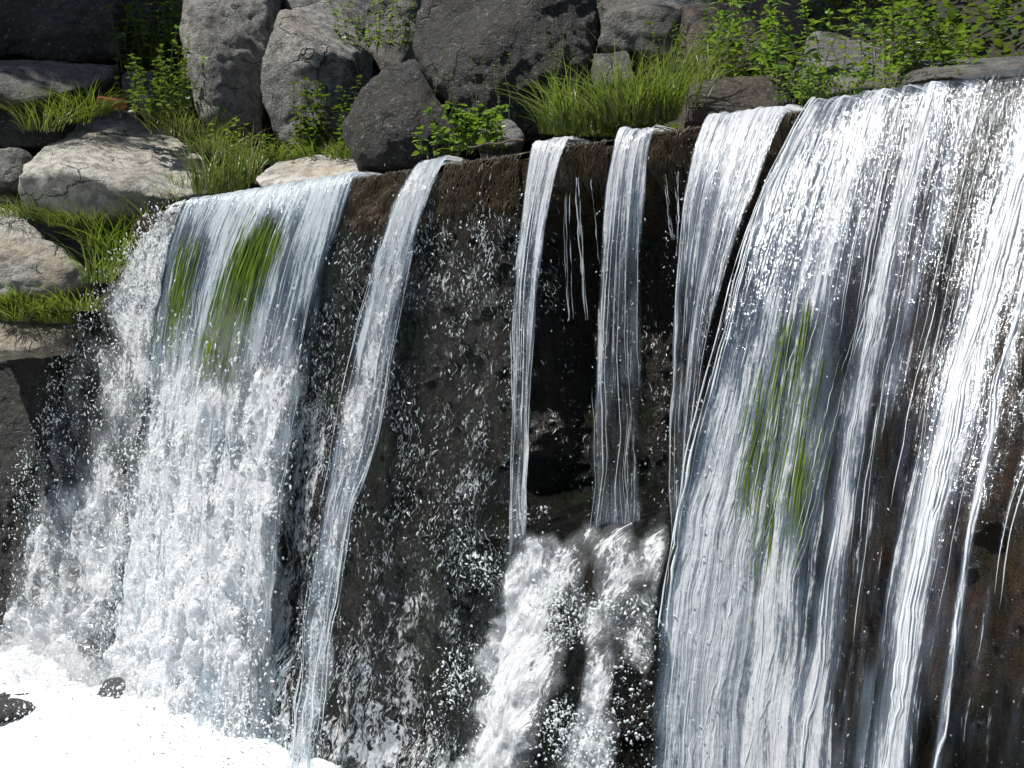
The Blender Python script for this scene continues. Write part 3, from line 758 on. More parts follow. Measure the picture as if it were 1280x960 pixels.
u, t, z = wall_pt(x, y); parts.append(drops(world(u, t+.03+R.uniform(0, 1, len(u))**2*.16, z), R.uniform(0, 1, len(u))**4*.006+.001, rnd_dirs(len(u), .6, .8), R.uniform(1, 2.2, len(u))))
# burst at the pool
k = 9000; u = R.uniform(3.0, 6.8, k); t = R.normal(.85, .22, k)+.1*(u > 5); z = POOL + .1 + np.abs(R.normal(0, .16, k))
parts.append(drops(world(u, t, z), R.uniform(0, 1, k)**3*.006+.001, rnd_dirs(k, .1, 1), R.uniform(1, 2, k)))
V, F = cat_vf(parts)
tag(mk('spray', V, F, M_BEAD), 'white droplets thrown off the falls and the wet wall', kind='stuff')

# mist where the left falls hit the pool
def mistmat():
    k = NT('fine_mist'); v = k.n('VolumePrincipled', Color=(.95, .96, .97), Density=.8, Anisotropy=.2)
    k.set(k.out.inputs['Volume'], v); return k.m
mv = []
for u_, t_, z_, ru, rt, rz in [(5.6, .75, .25, .75, .32, .34), (4.9, .72, .22, .7, .30, .30), (4.1, .9, .15, .7, .26, .20), (6.3, .8, .2, .6, .4, .32)]:
    v_ = ICO2[0]; mv.append((world(u_+v_[:, 0]*ru, t_+v_[:, 1]*rt, z_+v_[:, 2]*rz), ICO2[1]))
V, F = cat_vf(mv)
tag(mk('mist', V, F, mistmat()), 'fine mist over the foam at the foot of the left falls', kind='stuff')

# algae hanging in the falls
def algae(S, label, blobs, K, ln, off=(.0, .02), r=(.0012, .004)):
    """filaments start where the blobs are dense and hang along the fall"""
    a0 = R.uniform(0, 1, K*70); b0 = R.uniform(.12, .95, K*70)
    p, _ = S.sample(a0, b0); px, py = proj(p)
    w_ = strokes(px, py, blobs); ok = R.random(len(px)) < np.clip(w_, 0, 1)
    a0, b0 = a0[ok][:K], b0[ok][:K]; k = len(a0); M = 12; q = np.linspace(0, 1, M)[None]
    L = R.uniform(*ln, k); sd = R.uniform(0, 60, k)[:, None]; b = b0[:, None]+L[:, None]*q
    wd = abs(S.U[0, 0]-S.U[0, -1])
    a = a0[:, None] + .012/wd*vn(sd, b*6, 2) + .004/wd*vn(sd, b*24, 3)
    pos, nr = S.sample(np.clip(a, 0, 1), np.clip(b, 0, 1))
    pos = pos + nr*(R.uniform(*off, k)[:, None]+.006*vn(sd, b*9, 6))[..., None]
    rad = R.uniform(*r, k)[:, None]*(1-.85*q**2)*np.clip(q*8, .1, 1)
    V, F = tubes(pos, rad, 4)
    tint = np.repeat(np.clip(R.random(k)*.8 + .2*R.random(k), 0, 1), M*4)
    o = mk('algae', V, F, M_ALGAE, attrs={'tint': tint}); tag(o, label, 'algae', 'green algae growing under the falls'); return o
algae(B, 'thick bright green algae streak in the left fall, the longer of its two', [([(335, 285), (315, 320), (292, 370), (275, 420)], 12, 1.0)], 900, (.03, .12), (-.006, .014), (.0008, .003))
algae(B, 'faint narrow green algae streak near the left edge of the algae-streaked fall', [([(240, 300), (228, 350), (222, 390)], 7, 1.0)], 150, (.04, .12), (-.006, .006))
algae(H, 'broad patch of green algae behind white strands of the widest curtain', [([(995, 380), (980, 440), (965, 500), (960, 560), (970, 620)], 13, .8), ([(1010, 470), (1005, 560)], 13, .6), ([(945, 480), (940, 560)], 8, .5)], 620, (.04, .14), (-.03, .006), (.0008, .003))

# hanging brown moss fringe on the lip: part of the wall
k = 5200; lo = np.array([at_t(x, 150, 0)[0] for x in (446, 518, 560, 655, 712, 765, 818, 878)])
seg = [(lo[1], lo[0]), (lo[3], lo[2]), (lo[5], lo[4]), (lo[7], lo[6]), (.86, .97)]
ln_ = np.array([b-a for a, b in seg]); ln_ = np.abs(ln_); pick = R.choice(len(seg), k, p=ln_/ln_.sum())
sg = np.array([sorted(s_) for s_ in seg])
u = sg[pick, 0] + R.random(k)*(sg[pick, 1]-sg[pick, 0]); h0 = R.uniform(-.01, .22, k)**1.0; L = R.uniform(.02, .07, k)
M = 5; q = np.linspace(0, 1, M)[None]; zz = LIP-.04-h0[:, None]-L[:, None]*q; uu = u[:, None]+.01*vn(u[:, None]*40, q*2, h0[:, None]*30)
tt = wall_t(uu, zz)+.006+.014*np.sin(q*np.pi*.8)
V, F = tubes(world(uu, tt, zz), R.uniform(.001, .0032, k)[:, None]*(1-.7*q), 3)
mk('moss', V, F, M_FRINGE, wall, attrs={'tint': np.repeat(R.random(k), M*3)})

# ------------------------------------------------------------------ boulders
def boulder(label, pts, mat, back=.7, vox=.022, amp=.03, name='boulder', cat='boulder', group=None, shrink=.88, bev=0, fr=1.0, flat=None, cap=None, cuts=11):
    W = [pt(*p) for p in pts]; c = np.mean(W, 0)
    ext = [np.array([c[0]+(p[0]-c[0])*shrink, p[1]+back, c[2]+(p[2]-c[2])*shrink-.05]) for p in W]
    bm = bmesh.new()
    for p in W+ext: bm.verts.new(tuple(p))
    r_ = bmesh.ops.convex_hull(bm, input=bm.verts)
    bmesh.ops.delete(bm, geom=[v for v in bm.verts if not v.link_faces], context='VERTS')
    if bev < .09:                                   # broken facets
        for _ in range(cuts):
            nn = Vector((R.normal(0, 1), -abs(R.normal(0, .9)), R.normal(.35, .8))).normalized()
            cc = Vector(tuple(c)); sup = max((v.co-cc).dot(nn) for v in bm.verts)
            bmesh.ops.bisect_plane(bm, geom=bm.verts[:]+bm.edges[:]+bm.faces[:], plane_co=cc+nn*sup*R.uniform(.86, .97), plane_no=nn, clear_outer=True)
            bmesh.ops.convex_hull(bm, input=bm.verts)
            bmesh.ops.delete(bm, geom=[v for v in bm.verts if not v.link_faces], context='VERTS')
    me = bpy.data.meshes.new('tmp'); bm.to_mesh(me); bm.free()
    o = bpy.data.objects.new('tmp', me); SC.collection.objects.link(o)
    bev = bev*.35 if bev < .09 else bev
    if bev:
        bv = o.modifiers.new('b', 'BEVEL'); bv.width = bev; bv.segments = 3; bv.limit_method = 'ANGLE'; bv.angle_limit = .35
    rm = o.modifiers.new('r', 'REMESH'); rm.mode = 'VOXEL'; rm.voxel_size = vox
    sm = o.modifiers.new('s', 'SMOOTH'); sm.iterations = 1 if bev < .09 else 6; sm.factor = .5
    dg = C.evaluated_depsgraph_get(); ev = o.evaluated_get(dg); m2 = bpy.data.meshes.new_from_object(ev)
    nv = len(m2.vertices); V = np.empty(nv*3, np.float32); m2.vertices.foreach_get('co', V); V = V.reshape(-1, 3)
    Nn = np.empty(nv*3, np.float32); m2.vertices.foreach_get('normal', Nn); Nn = Nn.reshape(-1, 3)
    s0 = R.uniform(0, 40)
    X, Y, Z = V[:, 0]*fr, V[:, 1]*fr, V[:, 2]*fr
    dsp = amp*((.55 if bev < .09 else 1)*fbm(X*1.9+s0, Y*1.9, Z*2.4, 3) + .45*(np.abs(fbm(X*6+s0, Y*6, Z*9, 4))*-1+.3) + .16*fbm(X*26, Y*26, Z*30+s0, 3))
    st_ = fbm(X*2.6+s0, Y*2.6, Z*3.4+7, 2)*2.2; st_ = (np.floor(st_)+sstep(.35, .65, st_-np.floor(st_)))/2.2
    V = V + Nn*(dsp + amp*.9*st_)[:, None]
    bpy.data.objects.remove(o)
    base = np.array([V[:, 0].mean(), V[:, 1].mean(), V[:, 2].min()])
    m2.vertices.foreach_set('co', (V-base).astype(np.float32).ravel())
    m2.polygons.foreach_set('use_smooth', np.ones(len(m2.polygons), bool)); m2.materials.clear(); m2.materials.append(mat); m2.name = name; m2.update()
    ob = bpy.data.objects.new(name, m2); SC.collection.objects.link(ob); ob.location = tuple(float(v) for v in base)
    tag(ob, label, cat, group); return ob
GB = 'boulders piled on the bank above the weir'
def bo(label, pts, mat, **k): return boulder(label, pts, mat, group=GB, **k)
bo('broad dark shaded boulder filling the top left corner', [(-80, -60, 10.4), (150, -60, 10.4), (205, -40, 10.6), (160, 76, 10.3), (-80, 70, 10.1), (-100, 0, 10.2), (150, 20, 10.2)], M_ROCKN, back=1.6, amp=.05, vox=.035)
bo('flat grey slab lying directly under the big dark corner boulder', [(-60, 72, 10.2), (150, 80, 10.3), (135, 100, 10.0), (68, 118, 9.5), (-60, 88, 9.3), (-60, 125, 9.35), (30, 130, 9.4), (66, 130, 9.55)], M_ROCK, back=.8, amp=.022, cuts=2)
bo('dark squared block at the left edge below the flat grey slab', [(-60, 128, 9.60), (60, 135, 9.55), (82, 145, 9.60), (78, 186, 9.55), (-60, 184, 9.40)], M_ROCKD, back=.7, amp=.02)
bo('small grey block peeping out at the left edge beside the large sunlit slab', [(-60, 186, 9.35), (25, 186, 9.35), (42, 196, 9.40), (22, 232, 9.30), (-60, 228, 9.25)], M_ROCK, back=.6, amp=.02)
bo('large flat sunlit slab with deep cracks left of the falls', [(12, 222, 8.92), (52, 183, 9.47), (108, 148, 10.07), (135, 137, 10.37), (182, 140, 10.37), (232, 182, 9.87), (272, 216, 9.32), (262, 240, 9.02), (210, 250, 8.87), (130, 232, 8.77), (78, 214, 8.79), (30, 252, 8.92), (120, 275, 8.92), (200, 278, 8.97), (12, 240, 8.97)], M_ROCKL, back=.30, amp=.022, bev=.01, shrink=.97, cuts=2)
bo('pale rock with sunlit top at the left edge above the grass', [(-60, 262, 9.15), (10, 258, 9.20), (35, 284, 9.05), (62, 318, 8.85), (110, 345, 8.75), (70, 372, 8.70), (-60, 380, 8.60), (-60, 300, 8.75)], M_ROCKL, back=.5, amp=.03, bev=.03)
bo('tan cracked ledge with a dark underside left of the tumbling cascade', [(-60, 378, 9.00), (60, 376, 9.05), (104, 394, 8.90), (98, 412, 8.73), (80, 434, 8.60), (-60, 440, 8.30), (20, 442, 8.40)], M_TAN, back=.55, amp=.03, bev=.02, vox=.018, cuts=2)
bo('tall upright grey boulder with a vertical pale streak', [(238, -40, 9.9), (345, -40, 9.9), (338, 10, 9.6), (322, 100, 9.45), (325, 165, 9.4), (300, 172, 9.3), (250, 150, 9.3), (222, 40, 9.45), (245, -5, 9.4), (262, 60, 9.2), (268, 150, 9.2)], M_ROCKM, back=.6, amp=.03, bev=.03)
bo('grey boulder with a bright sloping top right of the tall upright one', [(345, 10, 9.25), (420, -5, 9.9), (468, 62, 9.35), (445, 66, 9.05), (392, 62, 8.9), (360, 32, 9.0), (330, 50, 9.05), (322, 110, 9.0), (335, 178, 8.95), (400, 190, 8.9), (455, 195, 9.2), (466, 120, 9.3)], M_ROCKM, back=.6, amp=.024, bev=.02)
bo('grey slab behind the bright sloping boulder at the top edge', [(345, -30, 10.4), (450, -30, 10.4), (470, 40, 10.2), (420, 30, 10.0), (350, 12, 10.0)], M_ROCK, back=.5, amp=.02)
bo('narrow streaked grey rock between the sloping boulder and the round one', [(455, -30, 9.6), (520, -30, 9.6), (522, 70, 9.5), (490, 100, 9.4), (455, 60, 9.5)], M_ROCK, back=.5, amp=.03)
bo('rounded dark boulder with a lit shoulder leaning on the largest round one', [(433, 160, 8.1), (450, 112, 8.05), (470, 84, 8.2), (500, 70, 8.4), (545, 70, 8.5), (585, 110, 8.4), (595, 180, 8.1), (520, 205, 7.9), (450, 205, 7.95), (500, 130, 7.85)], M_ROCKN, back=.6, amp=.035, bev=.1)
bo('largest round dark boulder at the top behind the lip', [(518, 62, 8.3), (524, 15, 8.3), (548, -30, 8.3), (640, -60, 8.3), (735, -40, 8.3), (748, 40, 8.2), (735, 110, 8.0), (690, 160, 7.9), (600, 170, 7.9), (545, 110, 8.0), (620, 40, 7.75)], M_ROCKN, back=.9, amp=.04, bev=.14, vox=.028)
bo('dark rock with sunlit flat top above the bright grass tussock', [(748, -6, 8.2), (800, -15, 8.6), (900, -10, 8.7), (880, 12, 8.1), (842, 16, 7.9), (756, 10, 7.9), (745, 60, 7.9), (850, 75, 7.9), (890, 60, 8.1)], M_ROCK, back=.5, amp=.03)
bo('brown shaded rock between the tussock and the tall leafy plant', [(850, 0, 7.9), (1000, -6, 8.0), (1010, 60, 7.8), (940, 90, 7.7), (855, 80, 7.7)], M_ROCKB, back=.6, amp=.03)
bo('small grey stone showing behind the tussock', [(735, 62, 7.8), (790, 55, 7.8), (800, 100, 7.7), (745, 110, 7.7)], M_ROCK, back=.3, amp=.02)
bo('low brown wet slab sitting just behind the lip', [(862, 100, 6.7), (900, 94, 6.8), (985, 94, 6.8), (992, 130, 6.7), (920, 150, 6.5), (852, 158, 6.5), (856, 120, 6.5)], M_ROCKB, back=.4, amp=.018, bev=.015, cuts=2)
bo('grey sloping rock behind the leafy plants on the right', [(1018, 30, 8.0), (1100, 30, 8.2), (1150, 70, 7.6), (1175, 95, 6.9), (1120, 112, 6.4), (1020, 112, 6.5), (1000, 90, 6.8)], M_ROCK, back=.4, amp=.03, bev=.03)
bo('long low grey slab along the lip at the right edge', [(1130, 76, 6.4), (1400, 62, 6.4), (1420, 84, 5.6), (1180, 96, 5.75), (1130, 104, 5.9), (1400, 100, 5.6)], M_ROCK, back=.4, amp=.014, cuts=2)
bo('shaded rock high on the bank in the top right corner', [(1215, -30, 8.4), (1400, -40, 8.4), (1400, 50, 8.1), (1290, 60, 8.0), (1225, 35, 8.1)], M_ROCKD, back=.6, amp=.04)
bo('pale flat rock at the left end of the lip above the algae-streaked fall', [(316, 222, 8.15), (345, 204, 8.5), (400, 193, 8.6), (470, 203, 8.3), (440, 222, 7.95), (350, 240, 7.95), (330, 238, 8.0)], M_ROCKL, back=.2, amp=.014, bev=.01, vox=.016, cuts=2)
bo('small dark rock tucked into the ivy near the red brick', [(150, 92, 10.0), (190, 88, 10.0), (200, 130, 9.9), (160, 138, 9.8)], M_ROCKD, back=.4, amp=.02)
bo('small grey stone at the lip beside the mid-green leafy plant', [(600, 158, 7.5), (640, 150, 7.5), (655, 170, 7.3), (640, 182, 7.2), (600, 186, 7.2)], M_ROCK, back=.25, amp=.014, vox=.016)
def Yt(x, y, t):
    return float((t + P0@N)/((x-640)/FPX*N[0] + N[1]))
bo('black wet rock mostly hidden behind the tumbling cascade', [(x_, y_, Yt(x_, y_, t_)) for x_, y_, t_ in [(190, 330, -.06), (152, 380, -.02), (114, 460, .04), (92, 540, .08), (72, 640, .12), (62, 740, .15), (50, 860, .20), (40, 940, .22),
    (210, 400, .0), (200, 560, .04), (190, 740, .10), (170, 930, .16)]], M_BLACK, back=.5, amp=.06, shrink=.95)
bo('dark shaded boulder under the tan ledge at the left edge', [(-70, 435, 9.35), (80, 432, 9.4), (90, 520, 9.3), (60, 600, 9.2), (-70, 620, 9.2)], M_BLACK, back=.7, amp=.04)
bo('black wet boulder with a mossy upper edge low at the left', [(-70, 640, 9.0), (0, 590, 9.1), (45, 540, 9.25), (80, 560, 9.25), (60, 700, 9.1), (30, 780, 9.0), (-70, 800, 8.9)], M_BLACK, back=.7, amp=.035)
GS = 'wet stones poking out of the pool foam'
def stone(label, pts, mat, **k): return boulder(label, pts, mat, name='stone', cat='stone', group=GS, **k)
stone('green-grey wet stone in the foam at the bottom left corner', [(-40, 880, 7.6), (10, 862, 7.9), (45, 862, 7.9), (74, 880, 7.8), (40, 892, 7.55), (-10, 898, 7.5), (-40, 896, 7.5)], M_ROCKD, back=.1, amp=.012, vox=.014)
stone('small dark stone in the foam under the tumbling cascade', [(116, 880, 7.7), (132, 848, 7.8), (150, 846, 7.8), (158, 866, 7.8), (135, 892, 7.65)], M_BLACK, back=.1, amp=.012, vox=.012)
stone('tiny dark stone almost covered by foam', [(206, 905, 7.5), (216, 894, 7.55), (236, 894, 7.55), (242, 904, 7.5), (225, 912, 7.45)], M_BLACK, back=.08, amp=.008, vox=.01)

# brick and twig
bp = pt(140, 129, 9.75)
bm = bmesh.new(); bmesh.ops.create_cube(bm, size=1)
for v in bm.verts: v.co = Vector((v.co.x*.20, v.co.y*.09, v.co.z*.065))
bmesh.ops.bevel(bm, geom=bm.edges[:], offset=.006, segments=2, affect='EDGES')
me = bpy.data.meshes.new('brick'); bm.to_mesh(me); bm.free(); me.materials.append(M_BRICK)
br = bpy.data.objects.new('brick', me); SC.collection.objects.link(br); br.location = tuple(float(v) for v in bp); br.rotation_euler = (.35, .1, .25)
tag(br, 'red brick lying in shade between the flat grey slab and the sunlit slab', 'brick')
q = np.linspace(0, 1, 14)
x = np.interp(q, [0, 1], [585, 655]); yy = np.interp(q, [0, .3, 1], [184, 181, 174]) + 1.2*np.sin(q*14)
W = np.array([pt(a, b, float(c_)) for a, b, c_ in zip(x, yy, np.interp(q, [0, 1], [6.78, 6.5]))])
V, F = tubes(W[None], np.full((1, 14), .006), 6); tag(mk('twig', V, F, M_BARK), 'thin dark twig caught on the lip right of the single bright stream', 'twig')

# ------------------------------------------------------------------ plants
def gz(P):
    """height of the bank under world xy"""
    rel = P[..., :2]-P0; return ground_z(rel@D, rel@N)
def grass(label, roots, K, ln, lean=(0, 0), wid=(.002, .005), mat=M_GRASS, spread=.5, dry=.08, droop=.5, name='grass_tuft', group='grass tufts on the bank'):
    """roots: list of (px,py,Y,radius m, weight)"""
    base = pt(*roots[0][:3]); W = np.array([r_[4] for r_ in roots], float); pick = R.choice(len(roots), K, p=W/W.sum())
    c = np.array([pt(*r_[:3]) for r_ in roots])[pick]; rd = np.array([r_[3] for r_ in roots])[pick]
    an = R.uniform(0, 2*np.pi, K); rr = np.sqrt(R.random(K))*rd
    c = c + np.stack([np.cos(an)*rr, np.sin(an)*rr*.6, -.02+0*rr], -1)
    L = R.uniform(*ln, K)*R.uniform(.55, 1, K)
    # shared lean per small bunch
    az = np.arctan2(np.sin(an), np.cos(an)) + R.normal(0, .9, K)
    out = np.stack([np.cos(az), np.sin(az), 0*az], -1)*R.uniform(.05, spread, K)[:, None] + np.array([lean[0], lean[1], 0])
    M = 7; q = np.linspace(0, 1, M)[None, :, None]
    up = np.array([0, 0, 1.0])
    dr = R.uniform(.2, 1, K)[:, None, None]*droop
    pos = c[:, None] + L[:, None, None]*(up*(q-dr*q**2.6*.55) + out[:, None]*(q*.6+q**2*(.7+dr)))
    side = np.cross(out+up*.2, np.array([0, 0, 1.0])+R.normal(0, .4, (K, 3))); side /= np.linalg.norm(side, axis=1, keepdims=True)+1e-9
    wd = R.uniform(*wid, K)[:, None]*(1-q[0, :, 0][None]**1.6)*np.clip(.55+q[0, :, 0][None]*2, 0, 1)+.0002
    V, F = ribbons(pos, wd, side, .35)
    t_ = empty(name, base); tag(t_, label, 'grass', group)
    isd = R.random(K) < max(dry, .1); tint = R.random(K)
    def sub(m, nm, mt):
        if m.sum() == 0: return
        V_, F_ = ribbons(pos[m], wd[m], side[m], .35)
        mk(nm, V_, F_, mt, t_, attrs={'tint': np.repeat(tint[m], M*3)})
    sub(~isd, 'blades', mat); sub(isd, 'dry_blades', M_STRAW)
    return t_
grass('large bright green grass tussock on the lip above the two narrow streams', [(730, 162, 6.55, .17, 1), (790, 150, 6.35, .16, 1), (695, 162, 6.7, .08, .25), (830, 144, 6.3, .06, .25)], 1150, (.12, .44), (.0, -.06), (.002, .0052), spread=.62, dry=.14, droop=.7)
grass('tall thin grass stalks rising from the right side of the large tussock', [(815, 145, 6.4, .10, 1), (850, 130, 6.5, .12, 1)], 110, (.35, .60), (.12, 0), (.0018, .0035), spread=.45, dry=.12, droop=.45)
grass('long pale-green grass leaning over the top of the tumbling cascade', [(165, 330, 8.82, .16, 1), (140, 315, 8.92, .16, 1), (185, 300, 8.97, .10, .8), (125, 350, 8.62, .12, .6)], 520, (.22, .42), (.15, -.1), (.0025, .005), spread=.8, dry=.04, droop=.9)
grass('short bushy grass cushion on the tan ledge', [(40, 385, 8.73, .22, 1.3), (95, 385, 8.73, .16, 1), (5, 375, 8.73, .2, 1), (70, 400, 8.72, .10, .5), (20, 398, 8.62, .08, .4)], 750, (.04, .24), (0, -.35), (.002, .0042), spread=.9, dry=.2, droop=1.3)
grass('dark fine grass on the shaded blocks at the left edge', [(45, 270, 9.10, .25, 1), (100, 280, 8.95, .2, 1)], 600, (.10, .22), (0, -.1), (.0015, .003), spread=.9, dry=.15, droop=.9)
grass('yellow-green upright reeds at the left end of the lip', [(285, 235, 8.45, .13, 1), (262, 238, 8.4, .10, 1), (308, 225, 8.5, .10, .6)], 320, (.15, .48), (-.02, 0), (.0025, .005), spread=.4, dry=.25, droop=.5)
grass('shaded drooping grass in the gap above the large sunlit slab', [(80, 150, 9.5, .2, 1), (50, 160, 9.4, .15, .6), (110, 140, 9.6, .15, .8)], 420, (.15, .32), (0, -.1), (.002, .004), spread=.9, dry=.1, droop=1.0)
grass('low green grass under the boulders left of the rounded dark boulder', [(350, 198, 8.7, .18, 1), (400, 195, 8.6, .18, 1), (440, 195, 8.4, .15, 1), (320, 200, 8.8, .15, 1)], 800, (.06, .16), (0, -.1), (.0018, .004), spread=.9, dry=.15)
grass('brownish tangled grass at the foot of the tall upright boulder', [(235, 165, 9.2, .25, 1), (270, 185, 9.0, .2, 1), (215, 150, 9.5, .2, .6)], 600, (.08, .2), (0, -.1), (.0015, .003), spread=1.0, dry=.45)
grass('tangled grass between the large sunlit slab and the left end of the lip', [(205, 258, 9.0, .15, 1), (235, 236, 9.1, .14, 1), (170, 285, 9.0, .15, 1), (130, 290, 9.1, .2, .8)], 520, (.08, .26), (0, -.08), (.0018, .004), spread=.9, dry=.3)
grass('wispy grass beside the low brown wet slab', [(860, 110, 6.9, .12, 1), (890, 95, 7.0, .1, .6)], 160, (.12, .34), (.05, 0), (.0015, .003), spread=.8, dry=.25)

def leafset(pos, dirs, L, Wd, fold=.25, droop=.3):
    """pointed leaves: pos (K,3), dirs (K,3) unit, length L, width Wd"""
    K = len(pos); up = np.array([0, 0, 1.0]) + R.normal(0, .35, (K, 3))
    side = np.cross(dirs, up); side /= np.linalg.norm(side, axis=1, keepdims=True)+1e-9
    nr = np.cross(side, dirs)
    prof = [(0, 0), (.22, .75), (.45, 1.0), (.72, .62), (1, 0)]
    vs = []
    for a, b in prof:
        mid = pos + dirs*(L*a)[:, None] - np.array([0, 0, 1.0])*(L*droop*a*a)[:, None]
        vs.append(mid + side*(Wd*b)[:, None] + nr*(Wd*b*fold)[:, None]); vs.append(mid); vs.append(mid - side*(Wd*b)[:, None] + nr*(Wd*b*fold)[:, None])
    V = np.stack(vs, 1); F = []
    for i in range(4):
        o = i*3; F += [[o, o+1, o+4, o+3], [o+1, o+2, o+5, o+4]]
    F = np.array(F)[None] + (np.arange(K)*15)[:, None, None]
    return V.reshape(-1, 3), F.reshape(-1, 4)
def plant(label, stems, leaf=(.035, .012), gap=.035, mat=M_LEAF, name='leafy_plant', cat='plant', group='leafy weeds among the boulders', spread=.25, lean=(0, 0), topn=5, side=2):
    """stems: list of (px, py, Y, n, height, radius)"""
    root = empty(name, pt(*stems[0][:3])); tag(root, label, cat, group)
    SP, SR, LP, LD, LL = [], [], [], [], []
    for x, y, Y, n_, hgt, rad in stems:
        for _ in range(n_):
            b = pt(x, y, Y) + np.array([R.normal(0, rad*.5), R.normal(0, rad*.35), -.03])
            h = hgt*R.uniform(.55, 1.0); az = R.uniform(0, 6.28); ls = R.uniform(.05, spread)
            q = np.linspace(0, 1, 12)
            off = np.stack([np.cos(az)*ls*h*q**1.5 + lean[0]*h*q + .02*vn(q*3, b[0]*9, 1), np.sin(az)*ls*h*q**1.5 + lean[1]*h*q, h*q], -1)
            S_ = b+off; SP.append(S_); SR.append(.0022*(1-.7*q)+.0005)
            m = max(3, int(h/gap)); rot = R.uniform(0, 6.28)
            for i in range(m):
                f = .12 + .88*(i+.5)/m; p = np.array([np.interp(f, q, S_[:, k_]) for k_ in range(3)])
                for j in range(side):
                    a = rot + i*1.57 + j*2*np.pi/side + R.normal(0, .3)
                    el = R.uniform(-.1, .55); LP.append(p); LD.append([np.cos(a)*np.cos(el), np.sin(a)*np.cos(el), np.sin(el)]); LL.append(R.uniform(.6, 1.15)*(1.15-.5*f))
            for j in range(topn):
                a = j*2*np.pi/topn+rot; el = R.uniform(.4, 1.1); LP.append(S_[-1]); LD.append([np.cos(a)*np.cos(el), np.sin(a)*np.cos(el), np.sin(el)]); LL.append(R.uniform(.4, .75))
    for a_, b_ in zip(SP, SR):
        V, F = tubes(a_[None], b_[None], 4); mk('stem', V, F, M_STEM, root, attrs={'tint': R.random(len(V))})
    LP, LD, LL = np.array(LP), np.array(LD), np.array(LL)
    V, F = leafset(LP, LD, LL*leaf[0]*1.0, LL*leaf[1])
    mk('foliage', V, F, mat, root, attrs={'tint': np.repeat(R.random(len(LP)), 15)})
    return root
plant('tall bright leafy plant right of the brown shaded rock', [(960, 100, 6.9, 11, .50, .26), (1010, 105, 6.7, 9, .48, .20), (925, 80, 7.1, 7, .40, .2)], (.080, .016), .045)
plant('low sprawling leafy plant along the lip in front of the grey sloping rock', [(1010, 122, 6.1, 16, .18, .16), (1060, 115, 6.0, 18, .14, .2), (1105, 106, 5.9, 14, .12, .18)], (.038, .011), .025)
plant('bright leafy shrub at the lip near the top right', [(1150, 92, 6.15, 14, .36, .15), (1120, 92, 6.3, 7, .36, .12), (1195, 86, 6.1, 6, .22, .10)], (.062, .013), .032)
plant('broad-leaved mid-green plant at the foot of the largest round boulder', [(575, 185, 7.15, 20, .22, .2), (610, 178, 7.0, 12, .20, .14), (560, 190, 7.2, 8, .14, .12)], (.058, .021), .035, lean=(0, -.15))
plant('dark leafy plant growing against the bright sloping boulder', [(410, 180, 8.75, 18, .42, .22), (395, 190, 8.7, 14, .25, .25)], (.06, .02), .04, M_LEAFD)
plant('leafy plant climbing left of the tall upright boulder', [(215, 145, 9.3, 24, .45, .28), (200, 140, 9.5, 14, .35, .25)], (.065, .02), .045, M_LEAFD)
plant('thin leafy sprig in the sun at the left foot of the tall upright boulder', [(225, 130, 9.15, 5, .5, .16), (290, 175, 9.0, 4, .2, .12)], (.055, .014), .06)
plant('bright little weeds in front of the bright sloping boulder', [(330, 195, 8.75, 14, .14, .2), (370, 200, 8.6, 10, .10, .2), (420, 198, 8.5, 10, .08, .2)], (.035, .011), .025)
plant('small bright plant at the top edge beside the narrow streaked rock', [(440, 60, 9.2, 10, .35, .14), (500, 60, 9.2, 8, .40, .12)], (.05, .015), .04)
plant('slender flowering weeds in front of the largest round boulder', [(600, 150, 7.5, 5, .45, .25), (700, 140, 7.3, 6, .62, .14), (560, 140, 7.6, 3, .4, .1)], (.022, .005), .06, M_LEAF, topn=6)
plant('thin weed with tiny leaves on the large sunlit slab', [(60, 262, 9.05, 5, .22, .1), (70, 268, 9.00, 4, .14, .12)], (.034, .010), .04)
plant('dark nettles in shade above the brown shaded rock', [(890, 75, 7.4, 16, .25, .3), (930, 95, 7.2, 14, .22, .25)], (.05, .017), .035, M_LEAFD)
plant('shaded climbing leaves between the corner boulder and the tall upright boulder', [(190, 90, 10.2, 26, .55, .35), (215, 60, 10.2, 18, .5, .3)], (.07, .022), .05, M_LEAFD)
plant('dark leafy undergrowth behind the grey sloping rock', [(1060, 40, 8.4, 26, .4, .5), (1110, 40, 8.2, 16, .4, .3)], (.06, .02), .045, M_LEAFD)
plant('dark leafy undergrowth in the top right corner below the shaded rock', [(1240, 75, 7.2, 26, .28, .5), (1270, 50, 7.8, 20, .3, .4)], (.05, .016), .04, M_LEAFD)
# loose ground cover over the bank
k = 80000
u = R.uniform(-5, 13, k); t = -R.uniform(.9, 6.5, k); tl = u > 5.8; t[tl] = -R.uniform(-.2, 6, tl.sum())
z = ground_z(u, t); P_ = world(u, t, z)
cl = (fbm(u*1.2, t*1.2, 12, 3) > -.35) & (z > .4); P_ = P_[cl]; kk = len(P_)
P_[:, 2] += R.uniform(0, .10, kk); dr = R.normal(0, 1, (kk, 3)); dr[:, 2] = np.abs(dr[:, 2])*.5; dr /= np.linalg.norm(dr, axis=1, keepdims=True)
V, F = leafset(P_, dr, R.uniform(.03, .10, kk), R.uniform(.008, .026, kk))
tag(mk('ground_cover', V, F, M_LEAFD, attrs={'tint': np.repeat(R.random(kk), 15)}), 'low dark leafy ground cover on the shaded bank', kind='stuff')

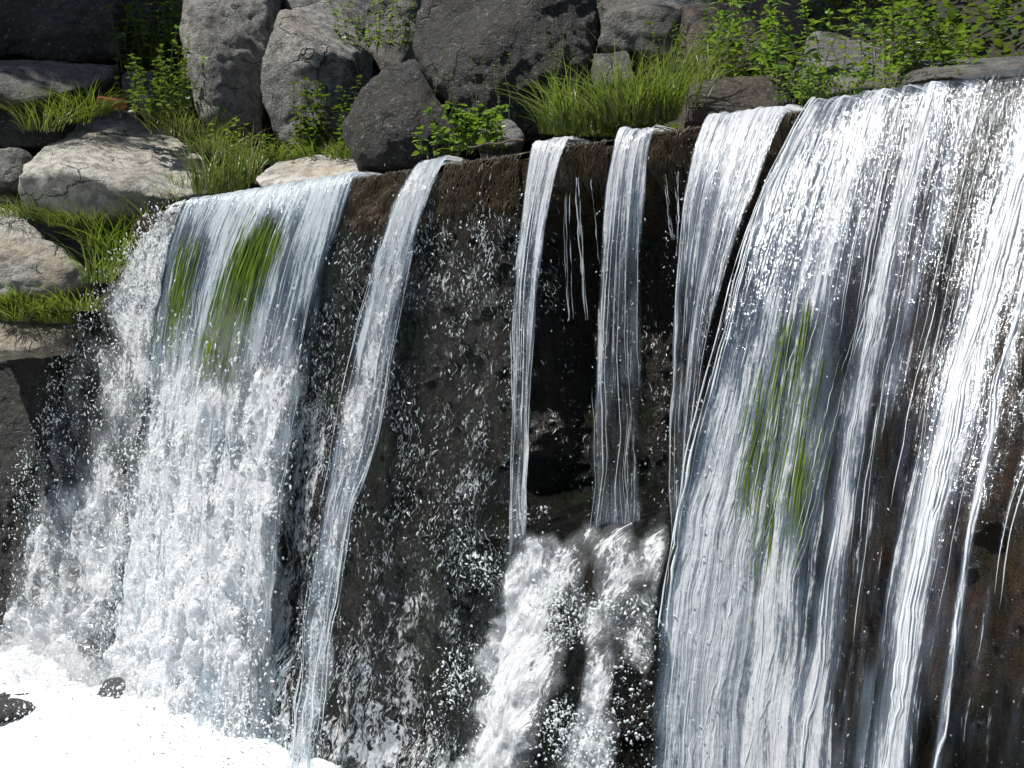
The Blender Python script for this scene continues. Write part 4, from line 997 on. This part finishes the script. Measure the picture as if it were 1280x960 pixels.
# ------------------------------------------------------------------ trees up the bank that shade parts of it
def tree(label, x, y, z, h, crown, K=7000):
    root = empty('tree', (x, y, z)); tag(root, label, 'tree', 'trees up the bank')
    q = np.linspace(0, 1, 12); base = np.stack([x+(crown[0]-x)*q**2+.2*vn(q*2, x, 1), y+(crown[1]-y)*q**2+.2*vn(q*2, y, 2), z-.2+q*h], -1)
    V, F = tubes(base[None], (.16*(1-.6*q))[None], 9)
    cx, cy, cz, rx, ry, rz = crown; lim = []; lr = []
    for _ in range(16):
        e = np.array([cx, cy, cz])+R.normal(0, .5, 3)*np.array([rx, ry, rz]); s_ = base[R.integers(6, 12)]
        lim.append(s_+(e-s_)*q[:, None]+.1*np.stack([vn(q*3, e[0], k_) for k_ in (1, 2, 3)], -1)); lr.append(.05*(1-.85*q))
    V2, F2 = tubes(np.array(lim), np.array(lr), 6)
    V, F = cat_vf([(V, F), (V2, F2)]); mk('trunk', V, F, M_BARK, root)
    cen = R.normal(0, 1, (60, 3)); cen /= np.linalg.norm(cen, axis=1, keepdims=True); cen *= (R.random(60)**.4)[:, None]
    p = cen[R.integers(0, 60, K)] + R.normal(0, .16, (K, 3)); p = np.array([cx, cy, cz]) + p*np.array([rx, ry, rz])
    dr = R.normal(0, 1, (K, 3)); dr /= np.linalg.norm(dr, axis=1, keepdims=True)
    V, F = leafset(p, dr, R.uniform(.08, .15, K), R.uniform(.03, .05, K)); mk('crown', V, F, M_LEAF, root, attrs={'tint': np.repeat(R.random(K), 15)})
S_ = np.array(TOSUN)
def shade(label, target, dist, rad, K=7000, dx=0, dy=0):
    c = np.array(target)+S_*dist; g = world(0, 0, 0)*0; rel = c[:2]-P0
    zz = float(ground_z(np.array(rel@D), np.array(rel@N)))
    zz = float(ground_z(*(lambda q: (q@D, q@N))(np.array([c[0]+dx, c[1]+dy])-P0))); tree(label, c[0]+dx, c[1]+dy, zz, c[2]-zz, (c[0], c[1], c[2], *rad), K)
shade('leafy tree high on the bank above the corner boulder', pt(20, 30, 10.7), 7.0, (1.9, 1.1, 1.0), 9000, -2.2, .3)
shade('leafy tree high on the bank above the top right corner', pt(1250, 10, 8.6), 8.0, (2.0, .9, .9), 9000, 3.4, .3)
